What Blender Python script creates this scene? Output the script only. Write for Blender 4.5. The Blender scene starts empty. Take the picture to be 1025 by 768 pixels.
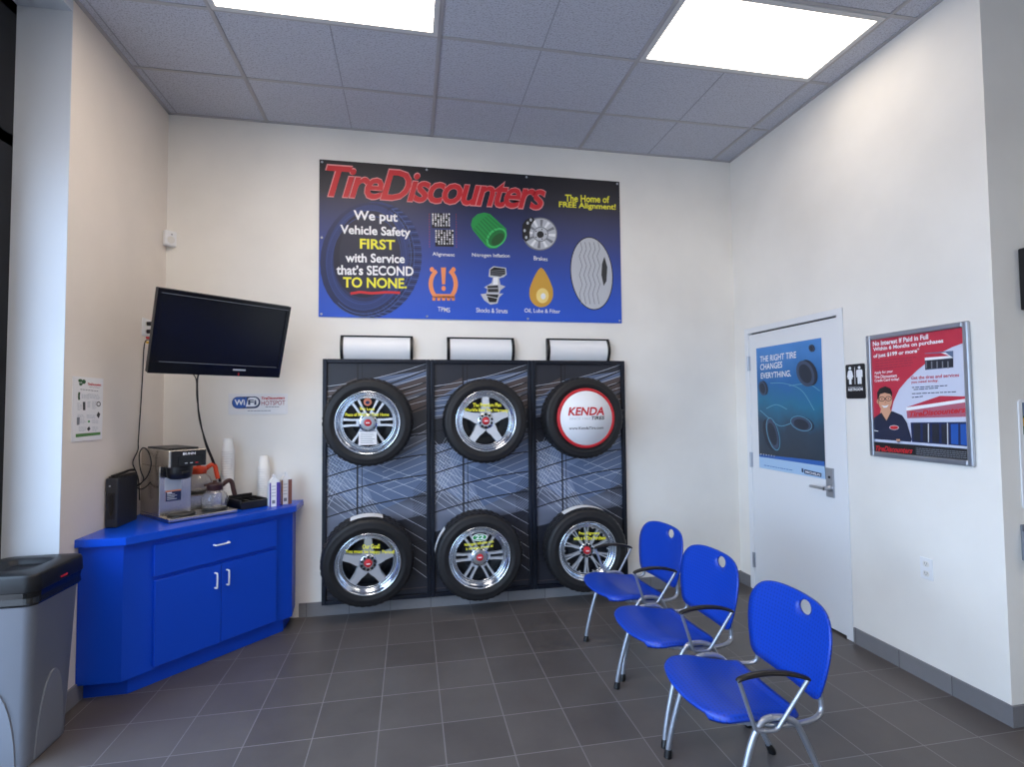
import bpy, bmesh, math, random
import numpy as np
from mathutils import Vector, Matrix
random.seed(7)
C = bpy.context.scene.collection
PI = math.pi

# ------------------------------------------------------------------ camera (measured from the photograph)
FPX, CX, CY, CZ, YAW, PIT, ROL = 529.2962, 1.7218, -4.1574, 1.5382, .1901, .0403, -.009
def cam_axes():
    cy, sy, cp, sp, cr, sr = math.cos(YAW), math.sin(YAW), math.cos(PIT), math.sin(PIT), math.cos(ROL), math.sin(ROL)
    f = Vector((sy*cp, cy*cp, sp)); r = Vector((cy, -sy, 0)); u = r.cross(f)
    return cr*r+sr*u, -sr*r+cr*u, f
CR, CU, CF = cam_axes()
EYE = Vector((CX, CY, CZ))
def at(u, v, axis, val):                       # photograph pixel -> point of a real plane (x, y or z = val)
    d = CF + CR*((u-512.5)/FPX) - CU*((v-384)/FPX)
    return EYE + d*((val-EYE[axis])/d[axis])

W, H = 4.51, 3.6737                            # room width, ceiling height
YL, YR = -1.104, -2.09                         # where the left wall and the right wall end
YB, XR, XWIN = -7.2, 8.2, -.25                 # rear of the room, far right, window plane

# ------------------------------------------------------------------ materials
def lin(c):
    return tuple((x/255/12.92 if x/255 <= .04045 else ((x/255+.055)/1.055)**2.4) for x in c)
MATS = {}
def mat(name, rgb=(200, 200, 200), rough=.5, metal=0., spec=.5, coat=0., emit=None, estr=0.):
    if name in MATS: return MATS[name]
    m = bpy.data.materials.new(name); m.use_nodes = True
    b = m.node_tree.nodes['Principled BSDF']
    b.inputs['Base Color'].default_value = (*lin(rgb), 1)
    b.inputs['Roughness'].default_value = rough; b.inputs['Metallic'].default_value = metal
    b.inputs['Specular IOR Level'].default_value = spec; b.inputs['Coat Weight'].default_value = coat
    if emit:
        b.inputs['Emission Color'].default_value = (*lin(emit), 1); b.inputs['Emission Strength'].default_value = estr
    MATS[name] = m
    return m
def N(m, typ, **kw):
    n = m.node_tree.nodes.new(typ)
    for k, v in kw.items(): setattr(n, k, v)
    return n
def link(m, a, b): m.node_tree.links.new(a, b)
def bsdf(m): return m.node_tree.nodes['Principled BSDF']
def ramp(m, stops):
    r = N(m, 'ShaderNodeValToRGB'); e = r.color_ramp.elements
    while len(e) < len(stops): e.new(.5)
    for el, (p, c) in zip(e, stops): el.position = p; el.color = (*lin(c), 1)
    return r
def wall_mat(name, rgb, var=.03, bump=.04):
    m = mat(name, rgb, .62, spec=.3); b = bsdf(m)
    tc = N(m, 'ShaderNodeTexCoord')
    n1 = N(m, 'ShaderNodeTexNoise'); n1.inputs['Scale'].default_value = 1.3; n1.inputs['Detail'].default_value = 5
    link(m, tc.outputs['Object'], n1.inputs['Vector'])
    lo = tuple(max(0, c*(1-var)) for c in rgb); hi = tuple(min(255, c*(1+var)) for c in rgb)
    r = ramp(m, [(.3, lo), (.7, hi)]); link(m, n1.outputs['Fac'], r.inputs['Fac']); link(m, r.outputs['Color'], b.inputs['Base Color'])
    n2 = N(m, 'ShaderNodeTexNoise'); n2.inputs['Scale'].default_value = 160; link(m, tc.outputs['Object'], n2.inputs['Vector'])
    bp = N(m, 'ShaderNodeBump'); bp.inputs['Strength'].default_value = bump; bp.inputs['Distance'].default_value = .002
    link(m, n2.outputs['Fac'], bp.inputs['Height']); link(m, bp.outputs['Normal'], b.inputs['Normal'])
    return m
def tile_mat(name, ox, oy, sx, sy, grout, c1, c2, gcol, rough, axes=(0, 1)):
    m = mat(name, c1, rough, spec=.4); b = bsdf(m)
    tc = N(m, 'ShaderNodeTexCoord'); sep = N(m, 'ShaderNodeSeparateXYZ'); link(m, tc.outputs['Object'], sep.inputs[0])
    def math_(op, a, bb):
        n = N(m, 'ShaderNodeMath', operation=op)
        for i, x in enumerate((a, bb)):
            if isinstance(x, (int, float)): n.inputs[i].default_value = x
            elif x is not None: link(m, x, n.inputs[i])
        return n.outputs[0]
    masks, cells = [], []
    for ax, o, s in ((axes[0], ox, sx), (axes[1], oy, sy)):
        q = math_('DIVIDE', math_('SUBTRACT', sep.outputs[ax], o), s)
        cells.append(math_('FLOOR', q, None))
        fr = math_('FRACT', q, None)
        d = math_('MINIMUM', fr, math_('SUBTRACT', 1.0, fr))
        masks.append(math_('LESS_THAN', d, grout/2/s))
    g = math_('MAXIMUM', masks[0], masks[1])
    cv = N(m, 'ShaderNodeCombineXYZ'); link(m, cells[0], cv.inputs[0]); link(m, cells[1], cv.inputs[1])
    wn = N(m, 'ShaderNodeTexWhiteNoise', noise_dimensions='3D'); link(m, cv.outputs[0], wn.inputs['Vector'])
    no = N(m, 'ShaderNodeTexNoise'); no.inputs['Scale'].default_value = 4; no.inputs['Detail'].default_value = 8; no.inputs['Roughness'].default_value = .65
    link(m, tc.outputs['Object'], no.inputs['Vector'])
    mixv = math_('ADD', math_('MULTIPLY', wn.outputs['Value'], .3), math_('MULTIPLY', no.outputs['Fac'], .7))
    r = ramp(m, [(.2, c1), (.8, c2)]); link(m, mixv, r.inputs['Fac'])
    mx = N(m, 'ShaderNodeMix', data_type='RGBA'); link(m, g, mx.inputs['Factor']); link(m, r.outputs['Color'], mx.inputs['A']); mx.inputs['B'].default_value = (*lin(gcol), 1)
    link(m, mx.outputs['Result'], b.inputs['Base Color'])
    bp = N(m, 'ShaderNodeBump'); bp.inputs['Strength'].default_value = .25; bp.inputs['Distance'].default_value = .002
    link(m, math_('SUBTRACT', math_('MULTIPLY', no.outputs['Fac'], .3), g), bp.inputs['Height']); link(m, bp.outputs['Normal'], b.inputs['Normal'])
    rr = math_('ADD', rough-.08, math_('MULTIPLY', no.outputs['Fac'], .16)); link(m, rr, b.inputs['Roughness'])
    return m

M_wall = wall_mat('warm_white_paint', (235, 232, 226))
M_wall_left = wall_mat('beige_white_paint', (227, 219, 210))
M_floor = tile_mat('grey_porcelain_floor_tile', 1.273, -.597, .3, .3045, .0045, (76, 71, 70), (96, 91, 89), (124, 121, 122), .36)
M_base = tile_mat('grey_baseboard_tile', 1.273, -.597, .3, .3045, .004, (112, 111, 114), (132, 131, 134), (78, 77, 78), .4, axes=(0, 1))
M_glass = mat('window_glass', (230, 238, 242), .02)
bsdf(M_glass).inputs['Alpha'].default_value = .12
M_bronze = mat('dark_bronze_aluminium', (30, 31, 36), .35, .6)
# ceiling board
M_ceil = mat('mineral_fibre_ceiling_board', (186, 182, 182), .9, spec=.1)
def _ceil():
    m = M_ceil; b = bsdf(m); tc = N(m, 'ShaderNodeTexCoord')
    n = N(m, 'ShaderNodeTexNoise'); n.inputs['Scale'].default_value = 120; n.inputs['Detail'].default_value = 3
    link(m, tc.outputs['Object'], n.inputs['Vector'])
    r = ramp(m, [(.32, (156, 158, 168)), (.5, (190, 193, 204)), (.75, (196, 199, 209))]); link(m, n.outputs['Fac'], r.inputs['Fac']); link(m, r.outputs['Color'], b.inputs['Base Color'])
    bp = N(m, 'ShaderNodeBump'); bp.inputs['Strength'].default_value = .5; bp.inputs['Distance'].default_value = .003
    link(m, n.outputs['Fac'], bp.inputs['Height']); link(m, bp.outputs['Normal'], b.inputs['Normal'])
_ceil()
M_tbar = mat('painted_grid_steel', (172, 170, 173), .5)
M_white = mat('white_plastic', (232, 233, 235), .4)
M_offwhite = mat('off_white_plastic', (222, 220, 214), .45)
M_black = mat('black_plastic', (16, 16, 18), .38)
M_dgrey = mat('dark_grey_plastic', (42, 44, 50), .45)
M_mach = mat('machined_aluminium', (232, 237, 246), .27, .65)
M_rubber = mat('black_rubber', (23, 23, 26), .55, spec=.45)
M_chrome = mat('chrome_plating', (205, 212, 222), .14, 1.)
M_steel = mat('brushed_stainless_steel', (206, 200, 192), .24, 1.)
M_silver = mat('silver_painted_tube', (168, 174, 186), .34, .75)
M_alu = mat('satin_aluminium', (182, 186, 194), .32, .9)
M_cab = mat('blue_laminate', (0, 68, 198), .42, spec=.4)
M_cabtop = mat('blue_laminate_worktop', (4, 74, 204), .24, spec=.5)
M_red = mat('red_print', (200, 34, 44), .5)
M_redlite = mat('pale_red_outline_print', (226, 150, 152), .5)
M_yel = mat('yellow_print', (238, 232, 60), .5)
M_wht = mat('white_print', (238, 240, 244), .5)
M_pblack = mat('black_print', (18, 18, 22), .5)
M_pgrey = mat('grey_print', (120, 124, 132), .5)
M_plgrey = mat('light_grey_print', (190, 194, 202), .5)
M_orange = mat('orange_print', (236, 146, 92), .5)
M_green = mat('green_print', (30, 150, 72), .5)
M_dgreen = mat('dark_green_print', (28, 84, 40), .5)
M_lgreen = mat('pale_green_print', (110, 206, 120), .5)
M_gold = mat('gold_print', (206, 158, 60), .5)
M_lgold = mat('pale_gold_print', (240, 214, 130), .5)
M_navy = mat('navy_print', (24, 40, 84), .5)
M_blue = mat('blue_print', (30, 84, 170), .5)
M_paper = mat('white_paper', (232, 232, 234), .6)
M_skin = mat('skin_tone_print', (214, 160, 130), .55)

# chair plastic: saturated blue with rows of small punched dents
M_chair = mat('blue_perforated_polypropylene', (4, 58, 170), .38, spec=.45)
def _chair():
    m = M_chair; b = bsdf(m); tc = N(m, 'ShaderNodeTexCoord'); uv = tc.outputs['UV']
    sep = N(m, 'ShaderNodeSeparateXYZ'); link(m, uv, sep.inputs[0])
    def mt(op, a, bb=None):
        n = N(m, 'ShaderNodeMath', operation=op)
        for i, x in enumerate((a, bb)):
            if isinstance(x, (int, float)): n.inputs[i].default_value = x
            elif x is not None: link(m, x, n.inputs[i])
        return n.outputs[0]
    fx = mt('ABSOLUTE', mt('SUBTRACT', mt('FRACT', mt('DIVIDE', sep.outputs[0], .016)), .5))
    fy = mt('ABSOLUTE', mt('SUBTRACT', mt('FRACT', mt('DIVIDE', sep.outputs[1], .016)), .5))
    dot = mt('MULTIPLY', mt('LESS_THAN', fx, .17), mt('LESS_THAN', fy, .24))
    mx = N(m, 'ShaderNodeMix', data_type='RGBA'); link(m, dot, mx.inputs['Factor'])
    mx.inputs['A'].default_value = (*lin((4, 58, 170)), 1); mx.inputs['B'].default_value = (*lin((3, 44, 138)), 1)
    link(m, mx.outputs['Result'], b.inputs['Base Color'])
_chair()

# ------------------------------------------------------------------ mesh builder
class MB:
    def __init__(s): s.v = []; s.f = []; s.mi = []; s.sm = []; s.mats = []
    def mid(s, m):
        if m not in s.mats: s.mats.append(m)
        return s.mats.index(m)
    def add(s, vs, fs, m, smooth=False, X=None):
        o = len(s.v); k = s.mid(m)
        for p in vs:
            p = Vector(p); s.v.append(tuple(X @ p if X is not None else p))
        for f in fs: s.f.append(tuple(i+o for i in f)); s.mi.append(k); s.sm.append(smooth)
        return s
    def build(s, name, parent=None):
        me = bpy.data.meshes.new(name); me.from_pydata(s.v, [], s.f)
        for m in s.mats: me.materials.append(m)
        me.polygons.foreach_set('material_index', s.mi); me.polygons.foreach_set('use_smooth', s.sm)
        me.update()
        o = bpy.data.objects.new(name, me); C.objects.link(o)
        if parent is not None: o.parent = parent
        return o
    # shapes
    def box(s, lo, hi, m, bev=0., seg=2, X=None):
        lo, hi = Vector(lo), Vector(hi)
        if bev <= 0:
            x0, y0, z0 = lo; x1, y1, z1 = hi
            vs = [(x0,y0,z0),(x1,y0,z0),(x1,y1,z0),(x0,y1,z0),(x0,y0,z1),(x1,y0,z1),(x1,y1,z1),(x0,y1,z1)]
            return s.add(vs, [(0,3,2,1),(4,5,6,7),(0,1,5,4),(1,2,6,5),(2,3,7,6),(3,0,4,7)], m, False, X)
        bm = bmesh.new(); bmesh.ops.create_cube(bm, size=1)
        for v in bm.verts: v.co = Vector([lo[i]+(v.co[i]+.5)*(hi[i]-lo[i]) for i in range(3)])
        bmesh.ops.bevel(bm, geom=bm.edges[:], offset=bev, segments=seg, profile=.5, affect='EDGES')
        return s.from_bm(bm, m, X, False)
    def from_bm(s, bm, m, X=None, smooth=False):
        bm.verts.index_update()
        s.add([v.co.copy() for v in bm.verts], [[v.index for v in f.verts] for f in bm.faces], m, smooth, X); bm.free(); return s
    def prism(s, outl, z0, z1, m, X=None, smooth=False, taper=1.0, side_m=None):
        n = len(outl)
        a = sum((p[0]*outl[(i+1) % n][1]-outl[(i+1) % n][0]*p[1]) for i, p in enumerate(outl))
        if a < 0: outl = outl[::-1]
        cx = sum(p[0] for p in outl)/n; cy = sum(p[1] for p in outl)/n
        vs = [(p[0], p[1], z0) for p in outl]+[(cx+(p[0]-cx)*taper, cy+(p[1]-cy)*taper, z1) for p in outl]
        s.add(vs, [tuple(range(n))[::-1], tuple(range(n, 2*n))], m, False, X)
        return s.add(vs, [(i, (i+1) % n, n+(i+1) % n, n+i) for i in range(n)], side_m or m, smooth, X)
    def poly(s, pts, m, X=None): return s.add(pts, [tuple(range(len(pts)))], m, False, X)
    def lathe(s, prof, m, seg=32, X=None, smooth=True, mod=None, closed=False, cap=False):
        vs = []; fs = []; k = len(prof)
        for i in range(seg):
            a = 2*PI*i/seg
            for j, (r, z) in enumerate(prof):
                if mod: r, z = mod(i, j, r, z)
                vs.append((r*math.cos(a), r*math.sin(a), z))
        for i in range(seg):
            i2 = (i+1) % seg
            for j in range(k if closed else k-1):
                j2 = (j+1) % k
                fs.append((i*k+j, i2*k+j, i2*k+j2, i*k+j2))
        s.add(vs, fs, m, smooth, X)
        if cap:
            s.add([(prof[0][0]*math.cos(2*PI*i/seg), prof[0][0]*math.sin(2*PI*i/seg), prof[0][1]) for i in range(seg)], [tuple(range(seg))[::-1]], m, False, X)
            s.add([(prof[-1][0]*math.cos(2*PI*i/seg), prof[-1][0]*math.sin(2*PI*i/seg), prof[-1][1]) for i in range(seg)], [tuple(range(seg))], m, False, X)
        return s
    def tube(s, pts, r, m, seg=10, cap=True, X=None, radii=None, sq=None):
        pts = [Vector(p) for p in pts]; n = len(pts); vs = []; fs = []
        t0 = (pts[1]-pts[0]).normalized()
        nx = t0.cross(Vector((0, 0, 1)) if abs(t0.z) < .9 else Vector((0, 1, 0))).normalized()
        for i, p in enumerate(pts):
            t = ((pts[min(i+1, n-1)]-p).normalized()+(p-pts[max(i-1, 0)]).normalized()).normalized()
            nx = (nx - t*nx.dot(t)).normalized(); b = t.cross(nx); rr = radii[i] if radii else r
            for j in range(seg):
                a = 2*PI*j/seg
                vs.append(p+nx*(rr*math.cos(a))+b*(rr*math.sin(a)*(sq or 1)))
        for i in range(n-1):
            for j in range(seg): fs.append((i*seg+j, i*seg+(j+1) % seg, (i+1)*seg+(j+1) % seg, (i+1)*seg+j))
        s.add(vs, fs, m, True, X)
        if cap:
            s.add(vs[:seg], [tuple(range(seg))[::-1]], m, False, X); s.add(vs[-seg:], [tuple(range(seg))], m, False, X)
        return s
    def text(s, txt, m, bl, br, tl, X=None, shear=0., bold=0., spacing=1., res=3):
        me = text_mesh(txt, shear, bold, spacing, res)
        x0 = min(v[0] for v in me[0]); x1 = max(v[0] for v in me[0]); y0 = min(v[1] for v in me[0]); y1 = max(v[1] for v in me[0])
        bl, br, tl = Vector(bl), Vector(br), Vector(tl)
        vs = [bl+(br-bl)*((a-x0)/(x1-x0))+(tl-bl)*((b-y0)/(y1-y0)) for a, b in me[0]]
        return s.add(vs, me[1], m, False, X)
_tc = {}
def text_mesh(txt, shear, bold, spacing, res):
    key = (txt, shear, bold, spacing, res)
    if key not in _tc:
        cu = bpy.data.curves.new('lettering', 'FONT'); cu.body = txt; cu.shear = shear; cu.offset = bold; cu.space_character = spacing
        cu.resolution_u = res; cu.align_x = 'CENTER'; cu.space_line = .95
        o = bpy.data.objects.new('lettering', cu); C.objects.link(o)
        dg = bpy.context.evaluated_depsgraph_get(); dg.update()
        me = bpy.data.meshes.new_from_object(o.evaluated_get(dg))
        _tc[key] = ([(v.co.x, v.co.y) for v in me.vertices], [tuple(p.vertices) for p in me.polygons])
        bpy.data.objects.remove(o); bpy.data.curves.remove(cu); bpy.data.meshes.remove(me)
    return _tc[key]
def smooth(pts, k=6):
    P = [Vector(p) for p in pts]; out = []
    for i in range(len(P)-1):
        p0, p1, p2, p3 = P[max(i-1, 0)], P[i], P[i+1], P[min(i+2, len(P)-1)]
        for j in range(k):
            t = j/k
            out.append(.5*((2*p1)+(p2-p0)*t+(2*p0-5*p1+4*p2-p3)*t*t+(3*p1-p0-3*p2+p3)*t**3))
    return out+[P[-1]]
def arc(cx, cy, rx, ry=None, a0=0, a1=360, n=32):
    ry = ry or rx
    full = abs(a1-a0) >= 360
    return [(cx+rx*math.cos(math.radians(a0+(a1-a0)*i/(n if full else n-1))), cy+ry*math.sin(math.radians(a0+(a1-a0)*i/(n if full else n-1)))) for i in range(n)]
def rrect(x0, y0, x1, y1, r, n=5):
    o = []
    for cx, cy, a in ((x1-r, y1-r, 0), (x0+r, y1-r, 90), (x0+r, y0+r, 180), (x1-r, y0+r, 270)):
        o += [(cx+r*math.cos(math.radians(a+90*i/n)), cy+r*math.sin(math.radians(a+90*i/n))) for i in range(n+1)]
    return o
def frame(o, u, v):                            # local x,y,z -> u, v, outward normal
    u, v = Vector(u).normalized(), Vector(v).normalized(); n = u.cross(v)
    return Matrix(((u.x, v.x, n.x, o[0]), (u.y, v.y, n.y, o[1]), (u.z, v.z, n.z, o[2]), (0, 0, 0, 1)))
def F_back(x, z, y=0.): return frame((x, y, z), (1, 0, 0), (0, 0, 1))
def F_right(y, z, x=W): return frame((x, y, z), (0, -1, 0), (0, 0, 1))
def F_left(y, z, x=0.): return frame((x, y, z), (0, 1, 0), (0, 0, 1))

def tag(o, label=None, cat=None, group=None, kind=None):
    for k, v in (('label', label), ('category', cat), ('group', group), ('kind', kind)):
        if v: o[k] = v
    return o
def empty(name, loc=(0, 0, 0), label=None, cat=None, group=None, X=None):
    o = bpy.data.objects.new(name, None); C.objects.link(o); o.empty_display_size = .05
    if X is not None: o.matrix_world = X
    else: o.location = loc
    return tag(o, label, cat, group)
def struct(mb, name):
    return tag(mb.build(name), kind='structure')
def dup(root, **props):
    c = root.copy(); C.objects.link(c)
    for ch in root.children:
        d = ch.copy(); C.objects.link(d); d.parent = c; d.matrix_parent_inverse = ch.matrix_parent_inverse.copy()
        for g in ch.children:
            e = g.copy(); C.objects.link(e); e.parent = d; e.matrix_parent_inverse = g.matrix_parent_inverse.copy()
    for k, v in props.items(): c[k] = v
    return c

def clip(pts, x0, y0, x1, y1):
    for ax, lim, sgn in ((0, x0, 1), (0, x1, -1), (1, y0, 1), (1, y1, -1)):
        out = []
        for i, p in enumerate(pts):
            q = pts[(i+1) % len(pts)]; a, c = (p[ax]-lim)*sgn, (q[ax]-lim)*sgn
            if a >= 0: out.append(p)
            if (a >= 0) != (c >= 0):
                t = a/(a-c); out.append((p[0]+(q[0]-p[0])*t, p[1]+(q[1]-p[1])*t))
        pts = out
        if len(pts) < 3: return []
    return pts

# ------------------------------------------------------------------ printed artwork: drawing measured in a flattened picture
class Print:
    """Flat artwork on a panel of w x h metres; draws in measured picture units through a homography of the panel's four corners."""
    def __init__(s, corners, w, h):
        dst = [(0, h), (w, h), (w, 0), (0, 0)]; A = []; b = []
        for (x, y), (X, Y) in zip(corners, dst):
            A += [[x, y, 1, 0, 0, 0, -X*x, -X*y], [0, 0, 0, x, y, 1, -Y*x, -Y*y]]; b += [X, Y]
        s.h = np.linalg.solve(np.array(A, float), np.array(b, float)); s.w, s.hh = w, h; s.mb = MB(); s.z = .0006
    def p(s, u, v, z=None):
        h = s.h; d = h[6]*u+h[7]*v+1
        return Vector(((h[0]*u+h[1]*v+h[2])/d, (h[3]*u+h[4]*v+h[5])/d, s.z if z is None else z))
    def up(s, k=1): s.z += .0005*k; return s
    def poly(s, pts, m):
        q = [s.p(*a) for a in pts]
        if any(a.x < 0 or a.y < 0 or a.x > s.w or a.y > s.hh for a in q):
            q = [Vector((a, c, s.z)) for a, c in clip([(a.x, a.y) for a in q], 0, 0, s.w, s.hh)]
            if len(q) < 3: return s
        ar = sum(q[i].x*q[(i+1) % len(q)].y-q[(i+1) % len(q)].x*q[i].y for i in range(len(q)))
        s.mb.poly(q if ar > 0 else q[::-1], m); return s
    def line(s, pts, wpx, m):
        P = [Vector((a, b)) for a, b in pts]
        for i in range(len(P)-1):
            d = (P[i+1]-P[i]); 
            if d.length < 1e-6: continue
            n = Vector((-d.y, d.x)).normalized()*wpx/2
            s.poly([tuple(P[i]+n), tuple(P[i+1]+n), tuple(P[i+1]-n), tuple(P[i]-n)], m)
        return s
    def ring(s, cx, cy, r0x, r0y, r1x, r1y, m, a0=0, a1=360, n=40, rot=0):
        def pt(rx, ry, a):
            x, y = rx*math.cos(a), ry*math.sin(a); c, q = math.cos(rot), math.sin(rot)
            return (cx+x*c-y*q, cy+x*q+y*c)
        for i in range(n):
            a, b = math.radians(a0+(a1-a0)*i/n), math.radians(a0+(a1-a0)*(i+1)/n)
            s.poly([pt(r0x, r0y, a), pt(r1x, r1y, a), pt(r1x, r1y, b), pt(r0x, r0y, b)], m)
        return s
    def ell(s, cx, cy, rx, ry, m, rot=0, n=32):
        c, q = math.cos(rot), math.sin(rot)
        return s.poly([(cx+rx*math.cos(2*PI*i/n)*c-ry*math.sin(2*PI*i/n)*q, cy+rx*math.cos(2*PI*i/n)*q+ry*math.sin(2*PI*i/n)*c) for i in range(n)], m)
    def text(s, t, m, bl, br, tl, **k):
        s.mb.text(t, m, s.p(*bl), s.p(*br), s.p(*tl), **k); return s
    def fine(s, rows, m, wpx):                 # unreadable small print as rows of word-long strokes
        for (x0, y0, x1, y1) in rows:
            L = math.hypot(x1-x0, y1-y0); t = 0
            while t < L-3*wpx:
                l = min(wpx*random.uniform(2.5, 6), L-t)
                a, b = t/L, (t+l)/L
                s.line([(x0+(x1-x0)*a, y0+(y1-y0)*a), (x0+(x1-x0)*b, y0+(y1-y0)*b)], wpx, m); t += l+wpx*.9
        return s
    def take(s, name, X, parent=None):         # hand over what has been drawn so far as one mesh
        mb = s.mb; s.mb = MB(); mb.v = [tuple(X @ Vector(a)) for a in mb.v]
        return mb.build(name, parent)

# ================================================================== THE ROOM
b = MB(); b.box((-.6, YB, -.1), (XR, .15, 0), M_floor); struct(b, 'floor')
b = MB(); b.box((-.6, YB, H), (XR, .15, H+.12), M_ceil); struct(b, 'ceiling')
b = MB(); b.box((-.15, 0, 0), (W+.15, .15, H), M_wall); struct(b, 'wall_back')
b = MB(); b.box((-.42, YL, 0), (0, 0, H), M_wall_left)
struct(b, 'wall_left')
# the window recess of the left wall: reveal and soffit, wall white greyed to offset window glare
M_reveal = wall_mat('toned_down_white_paint', (204, 209, 216), .015)
b = MB(); b.box((-.42, YL-.004, 0), (-.0005, YL, H), M_reveal); struct(b, 'wall_left_reveal')
b = MB(); b.box((-.42, YB, H-.07), (0, YL-.004, H), M_reveal); struct(b, 'wall_left_soffit')
# right wall with the door opening, then its return
DY0, DY1, DZ = -.19, -1.13, 2.115              # door leaf
b = MB()
b.box((W, YR, 0), (W+.15, DY1-.05, H), M_wall); b.box((W, DY0+.05, 0), (W+.15, 0, H), M_wall); b.box((W, DY1-.05, DZ+.045), (W+.15, DY0+.05, H), M_wall)
b.box((W+.1, DY1-.05, 0), (W+.15, DY0+.05, DZ+.045), M_wall)
struct(b, 'wall_right')
b = MB(); b.box((W+.15, YR, 0), (XR, YR+.15, H), M_wall); struct(b, 'wall_right_return')
b = MB(); b.box((XR, YB, 0), (XR+.15, YR, H), M_wall); struct(b, 'wall_far_right')
b = MB(); b.box((-.6, YB-.15, 0), (XR, YB, H), M_wall); struct(b, 'wall_rear')
# baseboards of cut floor tile
b = MB(); b.box((.92, -.011, 0), (W, 0, .1), M_base); struct(b, 'baseboard_back')
b = MB(); b.box((W-.011, YR-.011, 0), (W, DY1-.06, .098), M_base); b.box((W-.011, DY0+.055, 0), (W, -.012, .098), M_base); struct(b, 'baseboard_right')
b = MB(); b.box((W, YR-.011, 0), (XR, YR, .098), M_base); struct(b, 'baseboard_right_return')
b = MB(); b.box((0, YL, 0), (.011, -.9, .1), M_base); b.box((-.2, YL-.015, 0), (.011, YL-.004, .1), M_base); struct(b, 'baseboard_left')

# ceiling grid: main tees every 1.2192 m, cross tees every 0.6096 m
S = .6096; TX = [.6712+2*S*k for k in range(-1, 7)]; TY = [-.5482-S*k for k in range(11)]
b = MB()
for x in TX:
    if x > -.4: b.box((x-.012, YB, H-.006), (x+.012, 0, H), M_tbar); b.box((x-.004, YB, H-.008), (x+.004, 0, H-.006), M_tbar)
for y in TY: b.box((-.3, y-.011, H-.005), (XR, y+.011, H-.0005), M_tbar)
b.box((0, -.022, H-.006), (W, 0, H), M_tbar); b.box((0, YL, H-.006), (.022, 0, H), M_tbar); b.box((W-.022, YR, H-.006), (W, 0, H), M_tbar)
struct(b, 'trim_ceiling_grid')
b = MB(); M_score = mat('score_line_grey', (150, 152, 162), .9)
for x in TX: b.box((x+S-.003, YB, H-.002), (x+S+.003, 0, H), M_score)
struct(b, 'trim_ceiling_score')

# lay-in light panels
M_diff = mat('acrylic_light_diffuser', (255, 252, 246), .5, emit=(255, 240, 222), estr=3.8)
M_diff2 = mat('acrylic_light_diffuser_warm', (255, 250, 240), .5, emit=(255, 238, 220), estr=11.0)
M_fill = mat('rear_fill_diffuser', (255, 250, 240), .5, emit=(255, 238, 218), estr=12.0)
def ceiling_light(x, y, m, label):             # x: left tee, y: front edge (towards the back wall)
    t = empty('ceiling_light', (x+S, y-S/2, H), label, 'ceiling light', 'lay-in ceiling lights')
    fr = MB(); a, c = S-.012, S/2-.011
    for lo, hi in (((-a, c-.03, -.012), (a, c, -.001)), ((-a, -c, -.012), (a, -c+.03, -.001)), ((-a, -c+.03, -.012), (-a+.03, c-.03, -.001)), ((a-.03, -c+.03, -.012), (a, c-.03, -.001))):
        fr.box(lo, hi, mat('light_frame_white', (205, 205, 205), .5))
    fr.build('frame', t)
    d = MB(); d.box((-a+.03, -c+.03, -.009), (a-.03, c-.03, -.004), m); d.build('diffuser', t)
    return t
ceiling_light(TX[3], TY[1], M_diff, 'bright white ceiling light panel close to the right wall above the door side')
ceiling_light(TX[1], TY[1], M_diff2, 'bright ceiling light panel towards the television and window side')
for x, y in ((TX[1], TY[4]), (TX[1], TY[7]), (TX[5], TY[8])):  # unseen panels added to brighten the back, left and return walls
    ceiling_light(x, y, M_fill, 'unseen ceiling light panel added behind the view to fill the walls')

# window wall on the left
b = MB()
y0, y1 = YL-.004, YB
for (lo, hi) in [((XWIN-.13, y0-.22, 0), (XWIN, y0, H-.07)), ((XWIN-.13, y1, 0), (XWIN, y1+.05, H-.07)),  # first jamb post widened out of view to hold window light off the reveal
                 ((XWIN-.13, y1, 0), (XWIN, y0, .1)), ((XWIN-.13, y1, H-.13), (XWIN, y0, H-.07)), ((XWIN-.13, y1, 2.86), (XWIN, y0, 2.92))]:
    b.box(lo, hi, M_bronze)
for k in range(1, 4): b.box((XWIN-.13, y0-1.5*k-.03, 0), (XWIN, y0-1.5*k+.03, H-.07), M_bronze)
w1 = struct(b, 'window_1')
b = MB(); b.box((XWIN-.07, y1, .1), (XWIN-.064, y0-.05, 2.86), M_glass); b.build('window_glass', w1)
M_tint = mat('tinted_transom_glass', (30, 40, 56), .02); bsdf(M_tint).inputs['Alpha'].default_value = .7
b = MB(); b.box((XWIN-.07, y1, 2.92), (XWIN-.064, y0-.05, H-.13), M_tint); b.build('transom_glass', w1)

# door in the right wall
M_doorp = mat('white_door_paint', (228, 230, 233), .4)
X = F_right(0, 0)
b = MB(); b.box((-DY0+.004, .014, -.035), (-DY1-.005, DZ-.013, -.003), M_doorp, .002, 1, X)
d1 = struct(b, 'door_1')
b = MB()                                        # steel frame: two jambs and a head
b.box((-DY1-.004, 0, -.09), (-DY1+.048, DZ+.044, .005), M_doorp, .003, 1, X); b.box((-DY0-.048, 0, -.09), (-DY0+.004, DZ+.044, .005), M_doorp, .003, 1, X)
b.box((-DY0-.048, DZ, -.09), (-DY1+.048, DZ+.044, .0049), M_doorp, .003, 1, X); b.build('door_frame', d1)
b = MB(); b.box((-DY0, .0, -.09), (-DY1, .012, -.06), M_black, 0, 1, X); b.box((-DY0, DZ-.008, -.09), (-DY1, DZ-.001, -.03), M_black, 0, 1, X); b.build('door_gap_shade', d1)  # black strips stand in for the shade in the floor and head gaps
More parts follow.
